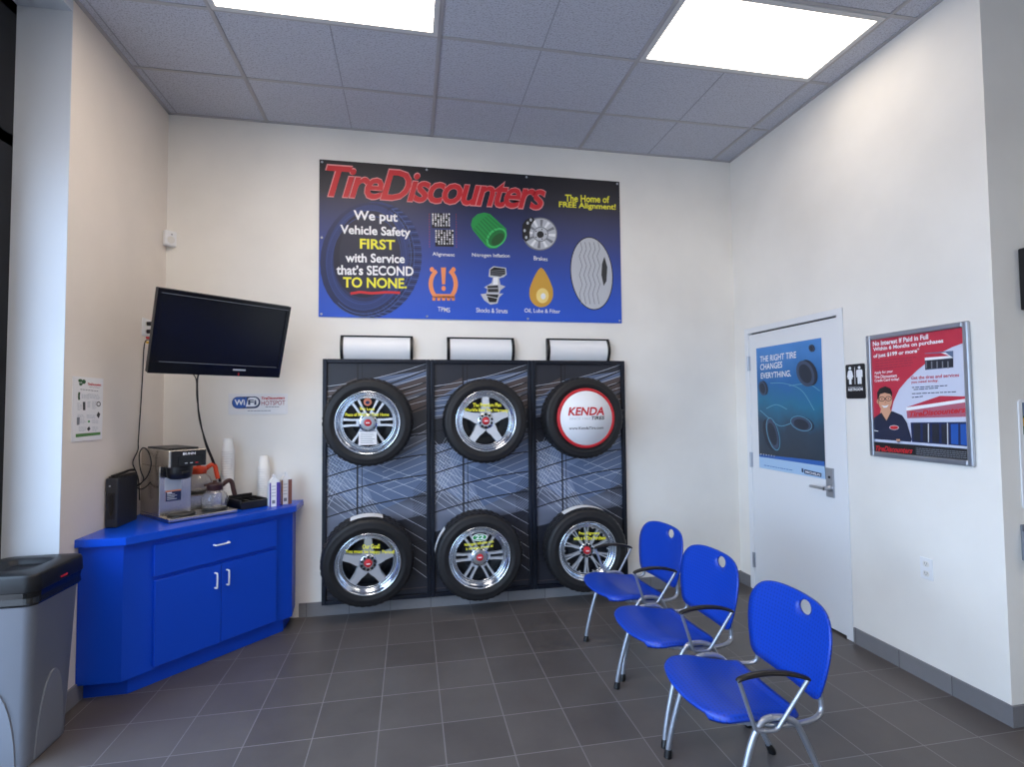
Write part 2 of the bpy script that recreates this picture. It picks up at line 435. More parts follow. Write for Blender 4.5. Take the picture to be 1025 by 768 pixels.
for z in (1.865, 1.065, .243):
    b = MB(); b.tube([X @ Vector((.187, z-.062, .006)), X @ Vector((.187, z+.062, .006))], .008, M_alu, 10)
    b.box((.192, z-.06, -.004), (.205, z+.06, .003), M_alu, 0, 1, X); b.build('hinge', d1)
b = MB(); b.box((.995, .894, -.004), (1.062, 1.092, .008), M_alu, .004, 2, X); hp = b.build('lock_plate', d1)
b = MB(); b.lathe([(.022, 0), (.022, .012), (.013, .016), (.013, .05)], M_alu, 20, X @ Matrix.Translation((1.03, .955, .008)))
b.tube(smooth([X @ Vector(q) for q in ((1.03, .955, .052), (1.0, .955, .056), (.93, .955, .054), (.9, .953, .05))], 4), .0095, M_alu, 10); b.build('lever_handle', d1)
b = MB(); b.lathe([(.009, 0), (.009, .004)], M_dgrey, 14, X @ Matrix.Translation((1.03, 1.03, .008)), cap=True); b.build('keyhole', d1)

# ================================================================== BANNER
BX0, BX1, BZ0, BZ1 = 1.045, 3.461, 2.213, 3.417
Xb = F_back(BX0, BZ0, -.008)
M_banner = mat('banner_vinyl_black_to_blue', (40, 60, 140), .45)
def _ban():
    m = M_banner; b_ = bsdf(m); tc = N(m, 'ShaderNodeTexCoord'); sp = N(m, 'ShaderNodeSeparateXYZ'); link(m, tc.outputs['Object'], sp.inputs[0])
    mr = N(m, 'ShaderNodeMapRange'); mr.inputs['From Min'].default_value = BZ0; mr.inputs['From Max'].default_value = BZ1; link(m, sp.outputs['Z'], mr.inputs['Value'])
    r = ramp(m, [(0, (34, 86, 204)), (.25, (40, 80, 182)), (.55, (48, 62, 122)), (.8, (28, 31, 50)), (1, (18, 18, 26))]); link(m, mr.outputs[0], r.inputs['Fac']); link(m, r.outputs['Color'], b_.inputs['Base Color'])
_ban()
bw, bh = BX1-BX0, BZ1-BZ0
b = MB(); b.box((0, 0, -.0075), (bw, bh, 0), M_banner, 0, 1, Xb)
ban = tag(b.build('advertising_banner'), 'large black to blue printed banner with red title high on the back wall', 'banner')
pr = Print([(33, 27), (993, 108), (998, 559), (27, 533)], bw, bh)
# picture of a big tyre behind the slogan
M_tp = [mat('tire_picture_%d' % i, c, .5) for i, c in enumerate(((26, 40, 84), (34, 54, 112), (48, 72, 138), (16, 24, 52), (70, 96, 160), (30, 36, 62)))]
rt = .18
pr.ell(200, 352, 160, 188, M_tp[1], rt).up().ell(184, 350, 150, 184, M_tp[0], rt).up().ring(186, 344, 110, 142, 134, 170, M_tp[1], rot=rt)
pr.up().ell(184, 334, 106, 140, M_tp[3], rt).up().ell(194, 326, 98, 132, M_tp[5], rt).up()
for k in range(46):                             # tread bars on the tyre's shoulder
    a = math.radians(-74+k*3.4); c, q = math.cos(rt), math.sin(rt)
    def tp(rx, ry, ox, a=a): x, y = rx*math.cos(a), ry*math.sin(a); return (ox+x*c-y*q, 352+x*q+y*c)
    pr.line([tp(148, 184, 186), tp(158, 187, 202)], 2.2, M_tp[4] if k % 2 else M_tp[3]); pr.line([tp(132, 170, 184), tp(146, 182, 186)], 1.6, M_tp[2] if k % 3 else M_tp[3])
for k, (ra, rb) in enumerate(((149, 182), (138, 173), (126, 160), (110, 142))): pr.ring(186 if k < 2 else 182, 352, ra, rb, ra+1.8, rb+2.2, M_tp[4] if k < 2 else M_tp[2], -70 if k < 2 else 0, 120 if k < 2 else 360, rot=rt)
pr.take('tire_picture', Xb, ban)
pr.z = .0032
for m, wd, t, bl, br, tl in ((M_wht, 0, 'We put', (142, 232), (284, 240), (142, 192)), (M_wht, 0, 'Vehicle Safety', (99, 276), (325, 287), (99, 238)),
        (M_yel, 0, 'FIRST', (162, 316), (275, 321), (162, 283)), (M_wht, 0, 'with Service', (115, 359), (306, 364), (115, 329)),
        (M_wht, 0, "that\u2019s SECOND", (86, 399), (334, 405), (86, 367)), (M_yel, 0, 'TO NONE.', (107, 440), (312, 445), (107, 406))):
    pr.text(t, m, bl, br, tl, bold=.026)
pr.line([(131, 460), (160, 455), (200, 459), (245, 456), (290, 458)], 8, M_red)
pr.take('slogan', Xb, ban)
pr.z = .0036
pr.text('TireDiscounters', M_redlite, (51, 150), (761, 201), (51, 42), shear=.32, bold=.03, spacing=.88); pr.up()
pr.text('TireDiscounters', M_red, (55, 147), (758, 197), (55, 47), shear=.32, bold=.018, spacing=.88)
pr.take('title', Xb, ban); pr.z = .0024
pr.text('The Home of', M_yel, (820, 170), (961, 176), (820, 147), bold=.025).text('FREE Alignment!', M_yel, (800, 193), (981, 203), (800, 169), bold=.025)
pr.take('tagline', Xb, ban)
def cap(t, x0, y, x1, h=15): pr.text(t, M_wht, (x0, y), (x1, y+4), (x0, y-h), bold=.006)
# alignment: two tread blocks with dotted guide lines
for (x0, y0, x1, y1) in ((394, 203, 452, 251), (404, 256, 463, 310)):
    pr.poly([(x0, y0), (x1, y0+2), (x1, y1+2), (x0, y1)], M_pblack); pr.up()
    for i in range(7):
        x = x0+3+(x1-x0-6)*i/6
        for j in range(7):
            y = y0+2+(y1-y0-6)*j/7
            if (i*3+j*5) % 7 != 2: pr.line([(x-1, y), (x+1, y+5)], 4.5, M_plgrey if (i+j) % 3 else M_wht)
    pr.z -= .0005
for k in range(14):
    pr.line([(386, 205+k*8), (386, 209+k*8)], 1.2, M_red); pr.line([(472, 206+k*8), (472, 210+k*8)], 1.2, M_red)
cap('Alignment', 395, 343, 466)
pr.take('tread_picture', Xb, ban)
# nitrogen: green valve cap
M_g2 = mat('mid_green_print', (20, 116, 56), .5); M_g3 = mat('bright_green_print', (70, 196, 108), .5)
pr.poly([(519, 242), (524, 222), (540, 208), (562, 203), (580, 208), (632, 256), (633, 276), (622, 300), (600, 318), (578, 318), (566, 310), (524, 258)], M_green); pr.up()
for k in range(7):
    t = k/6; pr.line([(527+t*44, 250-t*42+abs(t-.5)*6), (572+t*48, 304-t*48)], 3.2, M_g2)
pr.ell(600, 284, 37, 27, M_g3, -.75).up().ell(601, 285, 31, 21, M_g2, -.75).up().ell(604, 289, 24, 14, M_dgreen, -.75)
pr.z = .0024; cap('Nitrogen Inflation', 522, 347, 642)
pr.take('valve_cap_picture', Xb, ban)
# brake disc and caliper
pr.ell(739, 273, 55, 53, M_pgrey).up().ell(740, 273, 51, 49, M_plgrey).up()
for k in range(12):
    a = k*PI/6; pr.poly([(740+48*math.cos(a+e), 273+46*math.sin(a+e)) for e in (0, .2)]+[(740+24*math.cos(a+e), 273+24*math.sin(a+e)) for e in (.25, .0)], M_pgrey if k % 2 else M_wht)
pr.up().ell(741, 274, 25, 24, M_pgrey).up().ell(741, 274, 22, 21, M_plgrey).up().ell(740, 275, 11, 11, M_pblack)
for k in range(5): pr.ell(740+17*math.cos(k*1.257), 274+16*math.sin(k*1.257), 2, 2, M_pblack)
pr.poly([(682, 262), (684, 242), (694, 228), (714, 218), (722, 228), (712, 244), (706, 266), (706, 286), (694, 298), (683, 286)], M_pblack).up()
for (x, y) in ((690, 262), (700, 238), (695, 284), (710, 228)): pr.ell(x, y, 4, 5, M_plgrey)
pr.z = .0024; cap('Brakes', 719, 356, 763, 13)
pr.take('brake_disc_picture', Xb, ban)
# tyre-pressure symbol
pr.ring(429, 431, 33, 44, 47, 56, M_orange, 128, 238, 20).ring(429, 431, 33, 44, 47, 56, M_orange, -58, 52, 20)
pr.poly(arc(393, 384, 7, 8), M_orange).poly(arc(462, 385, 7, 8), M_orange)
pr.up().line([(398, 468), (464, 470)], 12, M_orange)
for k in range(5): pr.poly([(394+k*15.4, 470), (404+k*15.4, 470), (404+k*15.4, 484), (394+k*15.4, 484)], M_orange)
pr.poly([(422, 378), (438, 378), (435, 432), (425, 432)], M_orange).ell(430, 445, 7, 8, M_orange)
pr.z = .0024; cap('TPMS', 411, 518, 450)
pr.take('pressure_symbol', Xb, ban)
# shock absorber
pr.poly([(577, 384), (590, 375), (630, 380), (632, 402), (622, 410), (608, 414), (612, 434), (628, 440), (612, 452), (608, 462), (622, 462), (608, 474), (602, 494), (580, 498), (560, 484), (548, 464), (566, 462), (570, 448), (560, 442), (584, 428), (588, 412), (574, 408)], M_plgrey).up()
pr.poly([(580, 386), (592, 378), (627, 383), (628, 400), (612, 408), (580, 404)], M_pblack).poly([(570, 438), (604, 436), (606, 458), (572, 458)], M_dgrey).poly([(566, 464), (606, 466), (598, 490), (576, 490)], M_pblack).up()
for k in range(3): pr.line([(582, 390+k*6), (626, 388+k*7)], 2, M_pgrey)
pr.poly([(590, 410), (604, 410), (604, 434), (588, 434)], M_wht).line([(566, 470), (604, 478)], 2.5, M_plgrey).line([(568, 446), (604, 446)], 2, M_plgrey)
pr.z = .0024; cap('Shocks & Struts', 534, 522, 634)
pr.take('shock_absorber_picture', Xb, ban)
# oil drop
drop = [(742, 380)]+[(742+38*math.sin(t)*(.35+.65*min(1, t/1.4)) if t < 1.57 else 742+38*math.sin(t), 464-84*math.cos(t) if t < 1.57 else 464-43*math.cos(t)) for t in [k*PI/16 for k in range(2, 17)]]
drop += [(1484-x, y) for x, y in drop[-2:0:-1]]
pr.poly(drop, M_gold).up().ell(746, 470, 20, 24, M_lgold).up().ell(748, 472, 8, 10, M_wht)
pr.z = .0024; cap('Oil, Lube & Filter', 688, 525, 802)
pr.take('oil_drop_picture', Xb, ban)
# a plain pale tyre standing at the banner's end
pr.z = .0006
egg = [(903+68*math.cos(t)*1.0+8*math.sin(t), 400+117*math.sin(t)) for t in [k*PI/24 for k in range(48)]]
pr.poly(egg, M_pblack).up().poly([(903+(x-903)*.955, 400+(y-400)*.972) for x, y in egg], M_plgrey).up()
for ex in (868, 882, 896, 910, 924): pr.line([(ex, 300), (ex+5, 322), (ex-4, 345), (ex+5, 375), (ex-4, 405), (ex+5, 435), (ex-4, 465), (ex+2, 498)], 2, M_pgrey)
pr.poly([(944, 346), (953, 380), (950, 425), (941, 440), (934, 405), (936, 370)], M_dgrey)
pr.take('plain_tire_picture', Xb, ban)
b = MB()
for (x, z) in [(.02, .02), (bw-.02, .02), (.02, bh-.02), (bw-.02, bh-.02), (bw/3, .02), (2*bw/3, .02), (bw/3, bh-.02), (2*bw/3, bh-.02), (.02, bh/2)]:
    e = MB(); e.lathe([(.009, 0), (.009, .002), (.004, .003), (.0001, .003)], M_alu, 14, Xb @ Matrix.Translation((x, z, .0005))); e.build('screw', ban)

# ================================================================== TIRE DISPLAY PANELS
M_fr = mat('black_blue_frame_metal', (20, 26, 40), .35, .3)
M_art = mat('slate_blue_abstract_print', (70, 84, 112), .32)
def _art():
    m = M_art; b_ = bsdf(m); tc = N(m, 'ShaderNodeTexCoord'); mp = N(m, 'ShaderNodeMapping'); mp.inputs['Rotation'].default_value = (0, .3, 0); mp.inputs['Scale'].default_value = (.8, 1, 3.2)
    link(m, tc.outputs['Object'], mp.inputs[0]); n = N(m, 'ShaderNodeTexNoise'); n.inputs['Scale'].default_value = 1.4; n.inputs['Detail'].default_value = 2; link(m, mp.outputs[0], n.inputs['Vector'])
    r = ramp(m, [(.25, (46, 48, 56)), (.45, (82, 87, 102)), (.6, (108, 115, 134)), (.75, (132, 142, 164))]); link(m, n.outputs['Fac'], r.inputs['Fac']); link(m, r.outputs['Color'], b_.inputs['Base Color'])
_art()
M_abrown = mat('art_brown', (82, 72, 72), .35); M_ablue = mat('art_blue', (98, 114, 144), .35); M_adark = mat('art_dark', (40, 43, 54), .35); M_aline = mat('art_white_line', (204, 212, 226), .35); M_ablack = mat('art_black_line', (14, 16, 24), .35); M_alight = mat('art_pale_blue', (122, 136, 164), .35)
PZ0, PZ1 = .085, 1.893
def panel(x0, x1, label):
    w, h = x1-x0, PZ1-PZ0
    t = empty('tire_display_panel', (x0, 0, PZ0), label, 'display panel', 'tire display panels')
    X = frame((0, 0, 0), (1, 0, 0), (0, 0, 1))
    b = MB(); f = .03; d = .045
    b.box((0, 0, .002), (f, h, d), M_fr, .004, 2, X); b.box((w-f, 0, .002), (w, h, d), M_fr, .004, 2, X); b.box((f, h-f, .002), (w-f, h, d), M_fr, .004, 2, X); b.box((f, 0, .002), (w-f, f, d), M_fr, .004, 2, X)
    b.build('panel_frame', t)
    b = MB(); iw, ih = w-2*f, h-2*f
    b.box((f, f, .002), (w-f, h-f, .02), M_art, 0, 1, X)
    zz = [.0206]
    def shape(pts, m, layer):
        q = clip([(f+a*iw, f+(1-c)*ih) for a, c in pts], f, f, w-f, h-f)
        if len(q) < 3: return
        ar = sum(q[i][0]*q[(i+1) % len(q)][1]-q[(i+1) % len(q)][0]*q[i][1] for i in range(len(q)))
        if ar < 0: q = q[::-1]
        b.poly([(a, c, .0203+layer*.0004) for a, c in q], m, X)
    def ln(a, c, wd, m, layer, bow=0., n=6):
        pts = [(a[0]+(c[0]-a[0])*i/n, a[1]+(c[1]-a[1])*i/n+bow*4*(i/n)*(1-i/n)) for i in range(n+1)]
        for p, q in zip(pts, pts[1:]):
            dx, dy = (q[0]-p[0])*iw, (q[1]-p[1])*ih; L = math.hypot(dx, dy); nx, ny = -dy/L*wd/2/iw, dx/L*wd/2/ih
            shape([(p[0]+nx, p[1]+ny), (q[0]+nx, q[1]+ny), (q[0]-nx, q[1]-ny), (p[0]-nx, p[1]-ny)], m, layer)
    shape([(0, .0), (1, .0), (1, .03), (0, .12)], M_adark, 0)
    shape([(0, .17), (.35, .07), (1, .03), (1, .09), (.5, .14), (0, .24)], M_ablue, 0.2)
    shape([(0, .12), (.3, .06), (.3, .09), (0, .16)], M_abrown, .4)
    shape([(.35, .15), (1, .055), (1, .12), (.6, .17)], M_abrown, .6)
    shape([(.5, .2), (1, .14), (1, .2), (.5, .26)], M_abrown, .8)
    shape([(0, .25), (1, .18), (1, .3), (0, .36)], M_adark, .1)
    shape([(0, .36), (.3, .34), (.8, .5), (.3, .62), (0, .52)], M_alight, .05)
    shape([(.35, .48), (1, .34), (1, .56), (.5, .64)], M_ablue, .12)
    shape([(0, .74), (1, .66), (1, 1), (0, 1)], M_adark, .15)
    for k in range(7): ln((0, .10+.022*k), (1, .0+.027*k), .0035, M_aline, 1.2, .012)
    for k in range(4): ln((0, .15+.05*k), (1, .03+.052*k), .010, M_ablack, 1.6, .015)
    for k in range(4): ln((0, .40+.085*k), (1, .31+.09*k), .009, M_ablack, 1.6, -.012)
    for k in range(9): ln((0, .36+.03*k), (1, .52+.052*k), .003, M_aline, 1.2)
    for k in range(8): ln((0, .34+.028*k), (.55+.02*k, .66+.025*k), .003, M_aline, 1.3)
    for k in range(9): ln((0, .62+.02*k-.045*k), (.42-.02*k, .30-.01*k), .0026, M_aline, 1.4)
    for k in range(8): ln((.55, .36+.028*k), (1, .26+.034*k), .0026, M_aline, 1.4)
    for k in range(14): ln((.86+.0*k, .56+.012*k), (1, .50+.013*k), .003, M_ablack, 1.8)
    for k in range(16): ln((0, .25+.013*k), (.16, .30+.013*k), .003, M_ablack, 1.8)
    ln((.30, 0), (.30, 1), .012, M_ablack, 2.0); ln((.345, 0), (.345, 1), .005, M_ablack, 2.0)
    for k in range(4): ln((0, .90-.03*k), (1, .80-.01*k), .004, M_ablack, 2.2, .01)
    ln((0, .985), (1, .975), .006, M_abrown, 2.4)
    b.build('printed_backing', t)
    return t
PXS = [1.082, 1.875, 2.676, 3.464]
panel(PXS[0], PXS[1]-.002, 'black framed abstract display panel closest to the blue cabinet')
panel(PXS[1], PXS[2]-.002, 'middle black framed abstract display panel of the three')
panel(PXS[2], PXS[3], 'black framed abstract display panel behind the tire with the red-ringed white disc')

# curved header sign holders on top of the panels
def header(x0, x1, z1, label):
    t = empty('header_sign_holder', ((x0+x1)/2, 0, PZ1), label, 'sign holder', 'blank header sign holders')
    w = x1-x0; h = z1-PZ1
    prof = [(-.002-.055*math.sin(PI*min(1, .12+.76*i/12)), i/12*h) for i in range(13)]
    vs = []; n = len(prof)
    for sx in (-w/2+.02, w/2-.02):
        for (y, z) in prof: vs.append((sx, y, z))
    for sx in (w/2-.02, -w/2+.02):
        for (y, z) in prof: vs.append((sx, y+.003, z))
    fs = [(i, n+i, n+i+1, i+1) for i in range(n-1)]+[(2*n+i, 3*n+i, 3*n+i+1, 2*n+i+1) for i in range(n-1)]
    b = MB(); b.add(vs, fs, M_white, True); b.build('sign_face', t)
    for sx in (-1, 1):
        b = MB(); o = [(y-.006, z) for y, z in prof]+[(-.001, h), (-.001, 0)]
        # outline in the (y, z) plane, extruded along x
        b.prism([(y, z) for y, z in o], min(sx*(w/2-.022), sx*w/2), max(sx*(w/2-.022), sx*w/2), M_black, Matrix(((0, 0, 1, 0), (1, 0, 0, 0), (0, 1, 0, 0), (0, 0, 0, 1))))
        b.build('end_bracket', t)
    b = MB(); b.box((-w/2, -.03, h), (w/2, -.001, h+.012), M_black, .002, 1); b.build('top_bar', t)
header(1.206, 1.742, 2.062, 'blank curved white header sign holder above the panel closest to the television')
header(2.003, 2.536, 2.060, 'blank curved white header sign holder above the middle display panel')
header(2.805, 3.338, 2.062, 'blank curved white header sign holder above the tire with the white disc')

# ================================================================== TIRES ON WHEELS
def tire_mesh(R=.318, w=.205):
    hw = w/2
    prof = [(.205, -hw*.72), (.222, -hw*.86), (.235, -hw*.93), (.262, -hw), (.285, -hw*.96), (R-.016, -hw*.86), (R-.006, -hw*.76), (R-.002, -hw*.66),
            (R, -hw*.44), (R-.009, -hw*.42), (R-.009, -hw*.36), (R, -hw*.34), (R, -hw*.04), (R-.009, -hw*.03), (R-.009, hw*.03), (R, hw*.04), (R, hw*.34), (R-.009, hw*.36), (R-.009, hw*.42), (R, hw*.44),
            (R-.002, hw*.66), (R-.006, hw*.76), (R-.016, hw*.86), (R-.026, hw*.93), (R-.030, hw*.925), (.268, hw), (.262, hw*1.012), (.256, hw), (.24, hw*.96), (.236, hw*.935), (.231, hw*.945), (.222, hw*.88), (.212, hw*.72)]
    lug = {6, 7, 8, 11, 12, 15, 16, 19, 20, 21}
    def mod(i, j, r, z):
        if j in lug and (i+(j > 13)) % 3 == 0: return r-.006, z
        return r, z
    b = MB(); b.lathe(prof, M_rubber, 132, mod=mod); return b
def rim_base(b):
    b.lathe([(.200, -.08), (.203, -.02), (.205, .055), (.222, .086), (.226, .094), (.228, .098), (.2265, .1015), (.222, .102), (.2165, .099), (.213, .092), (.210, .078), (.206, .074), (.201, .071), (.196, .058), (.189, .053), (.185, .056), (.1825, .062), (.178, .063), (.175, .06), (.173, .02), (.170, -.03), (.168, -.062)], M_chrome, 80)
    b.lathe([(.0001, -.062), (.17, -.064)], M_ablack, 40)          # dark inner barrel
    b.lathe([(.035, -.06), (.125, -.055), (.127, -.045), (.04, -.04)], M_dgrey, 40)
def spoke(b, ang, pts, z0, z1, m=None):                            # outline in radial coordinates
    X = Matrix.Rotation(ang, 4, 'Z')
    b.prism(pts, z0, z1, m or M_mach, X, taper=.88)
def hub(b, r, z0, z1, lugs, lr):
    b.lathe([(r*1.05, z0), (r*1.0, z1-.006), (r*.94, z1), (r*.5, z1+.002), (.026, z1)], M_chrome, 40)
    for k in range(lugs):
        a = 2*PI*k/lugs+.3; X = Matrix.Translation((lr*math.cos(a), lr*math.sin(a), z1+.0005))
        b.lathe([(.0095, .0), (.0095, .0025), (.0001, .0025)], M_ablack, 10, X, False)
def rim_five():
    b = MB(); rim_base(b)
    for k in range(5): spoke(b, PI/2+k*2*PI/5, [(.03, -.046), (.075, -.043), (.115, -.032), (.178, -.028), (.186, -.026), (.186, .026), (.178, .028), (.115, .032), (.075, .043), (.03, .046)], .035, .066)
    hub(b, .062, .03, .072, 10, .047); return b
def rim_twelve():
    b = MB(); rim_base(b)
    for k in range(6):
        for s in (-1, 1): spoke(b, k*PI/3, [(.055, s*.011), (.115, s*.011), (.18, s*.014), (.18, s*.034), (.115, s*.027), (.055, s*.028)], .035, .062)
        spoke(b, k*PI/3, [(.05, -.03), (.085, -.026), (.085, .026), (.05, .03)], .034, .058)
    hub(b, .068, .03, .074, 6, .05)
    b.lathe([(.052, .074), (.052, .082), (.044, .084), (.026, .083)], M_alu, 40); return b
def rim_mesh():
    b = MB(); rim_base(b)
    for k in range(10):
        a = PI/2+k*PI/5
        spoke(b, a, [(.04, -.012), (.11, -.010), (.182, -.020), (.182, -.009), (.105, 0), (.182, .009), (.182, .020), (.11, .010), (.04, .012)], .038, .064)
        spoke(b, a+PI/10, [(.165, -.003), (.182, -.007), (.182, .007), (.165, .003)], .04, .06)
    hub(b, .058, .03, .07, 10, .044); return b
_shared = {}
def shared(key, fn, name, parent):
    if key not in _shared:
        o = fn().build(name, parent); _shared[key] = o.data
    else:
        o = bpy.data.objects.new(name, _shared[key]); C.objects.link(o); o.parent = parent
    return o
def cap_mesh():
    b = MB(); b.lathe([(.026, .07), (.026, .083), (.022, .087), (.0001, .088)], M_red, 24)
    for k in range(3): b.box((-.013+k*.009, -.0045, .0872), (-.006+k*.009, .0045, .0885), M_wht)
    return b
def display_wheel(x, z, rim, label, lines=None, pitch=0., yaw=0., strip=None, extra=None, R=.318, spin=0.):
    # local z is the wheel's axle pointing to the viewer; the back of the tire hangs just off the panel
    t = empty('display_wheel', label=label, cat='tire', group='tires hung on the display panels',
              X=Matrix.Translation((x, -.168, z)) @ Matrix.Rotation(yaw, 4, 'Z') @ Matrix.Rotation(PI/2+pitch, 4, 'X'))
    shared('tire%.3f' % R, lambda: tire_mesh(R), 'tire', t)
    if rim:
        r = shared(rim.__name__, rim, 'rim', t); r.rotation_euler = (0, 0, spin)
        shared('cap', cap_mesh, 'center_cap', t)
    b = MB(); b.tube([(0, 0, -.146 if abs(pitch)+abs(yaw) < .01 else -.14), (0, 0, -.05)], .03, M_black, 12); b.build('wall_peg', t)
    if lines:
        b = MB(); zf = .1025
        for (s, x0, y0, x1, y1, h) in lines: b.text(s, M_yel, (x0, y0, zf), (x1, y1, zf), (x0-h*.03, y0+h, zf), bold=.028)
        d = b.build('yellow_lettering', t)
    if strip:
        a0, a1 = strip; n = 14; vs = []; hw = .03
        for i in range(n+1):
            a = math.radians(a0+(a1-a0)*i/n)
            for zz in (-.04, .045): vs.append(((R+.002)*math.cos(a), (R+.002)*math.sin(a), zz))
        b = MB(); b.add(vs, [(2*i, 2*i+1, 2*i+3, 2*i+2) for i in range(n)], M_paper, True); b.build('paper_tread_label', t)
    if extra: extra(t)
    return t
def ex_tag(t):
    b = MB(); b.box((-.062, -.155, .104), (.062, -.062, .105), M_paper)
    for k in range(6): b.box((-.05, -.076-k*.013, .105), (.05-random.random()*.03, -.073-k*.013, .1054), M_pgrey)
    b.build('white_paper_tag', t)
    b = MB(); b.prism(arc(0, .15, .028), .1035, .1045, mat('copper_round_sticker', (196, 120, 92), .5)); b.prism(arc(0, .146, .014, .012), .1045, .105, M_navy); b.build('round_sticker', t)
def ex_green(t):
    b = MB(); b.prism(arc(-.004, .152, .056, .027), .1035, .1042, M_wht); b.prism(arc(-.004, .152, .05, .022), .1042, .1047, M_green)
    b.text('22', M_wht, (-.036, .137, .105), (.028, .139, .105), (-.036, .168, .105), bold=.03); b.build('green_sticker', t)
def ex_disc(t):
    b = MB(); r0 = .227
    b.lathe([(.0001, .1155), (r0, .1155), (r0, .0995)], M_wht, 64); b.lathe([(r0*.915, .1158), (r0*.93, .117), (r0*1.0, .117), (r0*1.012, .112), (r0*1.012, .099)], M_red, 64)
    d = b.build('white_sign_disc', t)
    b = MB(); z = .1164
    b.text('KENDA', M_red, (-.146, .02, z), (.143, .02, z), (-.146, .084, z), shear=.2, bold=.03)
    b.text('TIRES', M_pblack, (.04, -.014, z), (.146, -.014, z), (.04, .014, z), shear=.2, bold=.03)
    b.text('SINCE 1962', M_plgrey, (-.135, -.012, z), (.03, -.012, z), (-.135, .004, z), spacing=1.1)
    b.build('brand_lettering', d); b = MB()
    b.text('www.KendaTire.com', M_pblack, (-.14, -.086, z), (.136, -.086, z), (-.14, -.066, z), bold=.01)
    b.build('address_lettering', d)
display_wheel(1.424, 1.425, rim_twelve, 'tire on six double-spoke chrome wheel with a white paper tag, closest to the television',
              [('Buy Local', -.052, .088, .048, .084, .026), ('Piece of Mind for Your Home', -.152, .05, .148, .048, .024)], pitch=.07, extra=ex_tag)
display_wheel(2.275, 1.42, rim_five, 'upper tire on five-spoke chrome wheel with yellow lettering, on the middle panel',
              [('The Premium Plan', -.1, .104, .112, .104, .03), ("World\u2019s Best Tire Warranty", -.162, .066, .166, .058, .032)])
display_wheel(3.045, 1.432, None, 'tire faced with a white sign disc ringed in red', extra=ex_disc)
display_wheel(1.42, .435, rim_five, 'lower tire on five-spoke chrome wheel nearest the blue cabinet',
              [('Our Goal!', -.04, .118, .078, .112, .034), ('You must be happy. Period!', -.155, .092, .18, .058, .033)], pitch=.12, yaw=.1, strip=(72, 112), R=.325)
display_wheel(2.222, .422, rim_twelve, 'lower tire on six double-spoke chrome wheel with a green sticker, on the middle panel',
              [('Nitrogen inflation with', -.115, .088, .1, .102, .026), ('is nitrogen proven it!', -.105, .058, .095, .07, .026)], pitch=.02, strip=(140, 172), extra=ex_green, R=.325)
display_wheel(3.052, .42, rim_mesh, 'lower tire on multi-spoke chrome wheel partly behind the blue chair',
              [('Free Alignment', -.072, .124, .09, .118, .03), ('with a 4-Tire Purchase', -.115, .09, .14, .084, .03)], pitch=.02, yaw=-.03, strip=(62, 122), R=.322)

# ================================================================== CORNER CABINET AND WORKTOP
A2, B2 = Vector((.215, -.955)), Vector((.915, -.215))
dd = (B2-A2).normalized(); nn = Vector((dd.y, -dd.x)); LD = (B2-A2).length
Xc = frame((A2.x, A2.y, 0), (dd.x, dd.y, 0), (0, 0, 1))            # local x along the front, y up, z out of the front
cab = empty('corner_cabinet', (.45, -.45, 0), 'blue laminate corner cabinet standing against the left and back walls', 'cabinet')
def cpart(mb, name, parent=None):
    o = mb.build(name, parent or cab)
    o.matrix_parent_inverse = Matrix.Translation((-.45, -.45, 0)).inverted() if parent is None else Matrix.Identity(4)
    if parent is None: o.matrix_parent_inverse = cab.matrix_basis.inverted() if False else Matrix.Translation((-.45, .45, 0))
    return o
b = MB(); b.prism([(.002, -.002), (.002, A2.y), (A2.x, A2.y), (B2.x, B2.y), (.893, -.002)], .09, .812, M_cab); cpart(b, 'carcass')
b = MB(); b.prism([(.002, -.02), (.002, -.90), (.222, -.90), (.86, -.226), (.86, -.02)], 0, .09, M_cab); cpart(b, 'toe_kick')
b = MB(); b.box((.142, .602, .001), (.886, .776, .02), M_cab, .002, 1, Xc); dr = cpart(b, 'drawer')
def pull(b, a, c, M=None):
    a, c = Vector(a), Vector(c); o = Vector((0, 0, .028)); t = (c-a)*.12
    b.tube(smooth([Xc @ q for q in (a, a+o*.8, a+o+t, c+o-t, c+o*.8, c)], 4), .0052, M_white, 8)
b = MB(); pull(b, (.466, .705, .02), (.552, .705, .02)); cpart(b, 'handle', dr)
b = MB(); b.box((.147, .108, .001), (.515, .579, .02), M_cab, .002, 1, Xc); do1 = cpart(b, 'door')
b = MB(); pull(b, (.476, .535, .02), (.476, .447, .02)); cpart(b, 'handle', do1)
b = MB(); b.box((.519, .108, .001), (.886, .579, .02), M_cab, .002, 1, Xc); do2 = cpart(b, 'door')
b = MB(); pull(b, (.548, .535, .02), (.548, .447, .02)); cpart(b, 'handle', do2)
b = MB(); b.prism([(.001, -.001), (.001, -.988), (.24, -.988), (.945, -.243), (.945, -.001)], .8125, .853, M_cabtop)
tag(b.build('countertop'), 'blue laminate worktop with clipped corners on the corner cabinet', 'countertop')
ZT = .8535

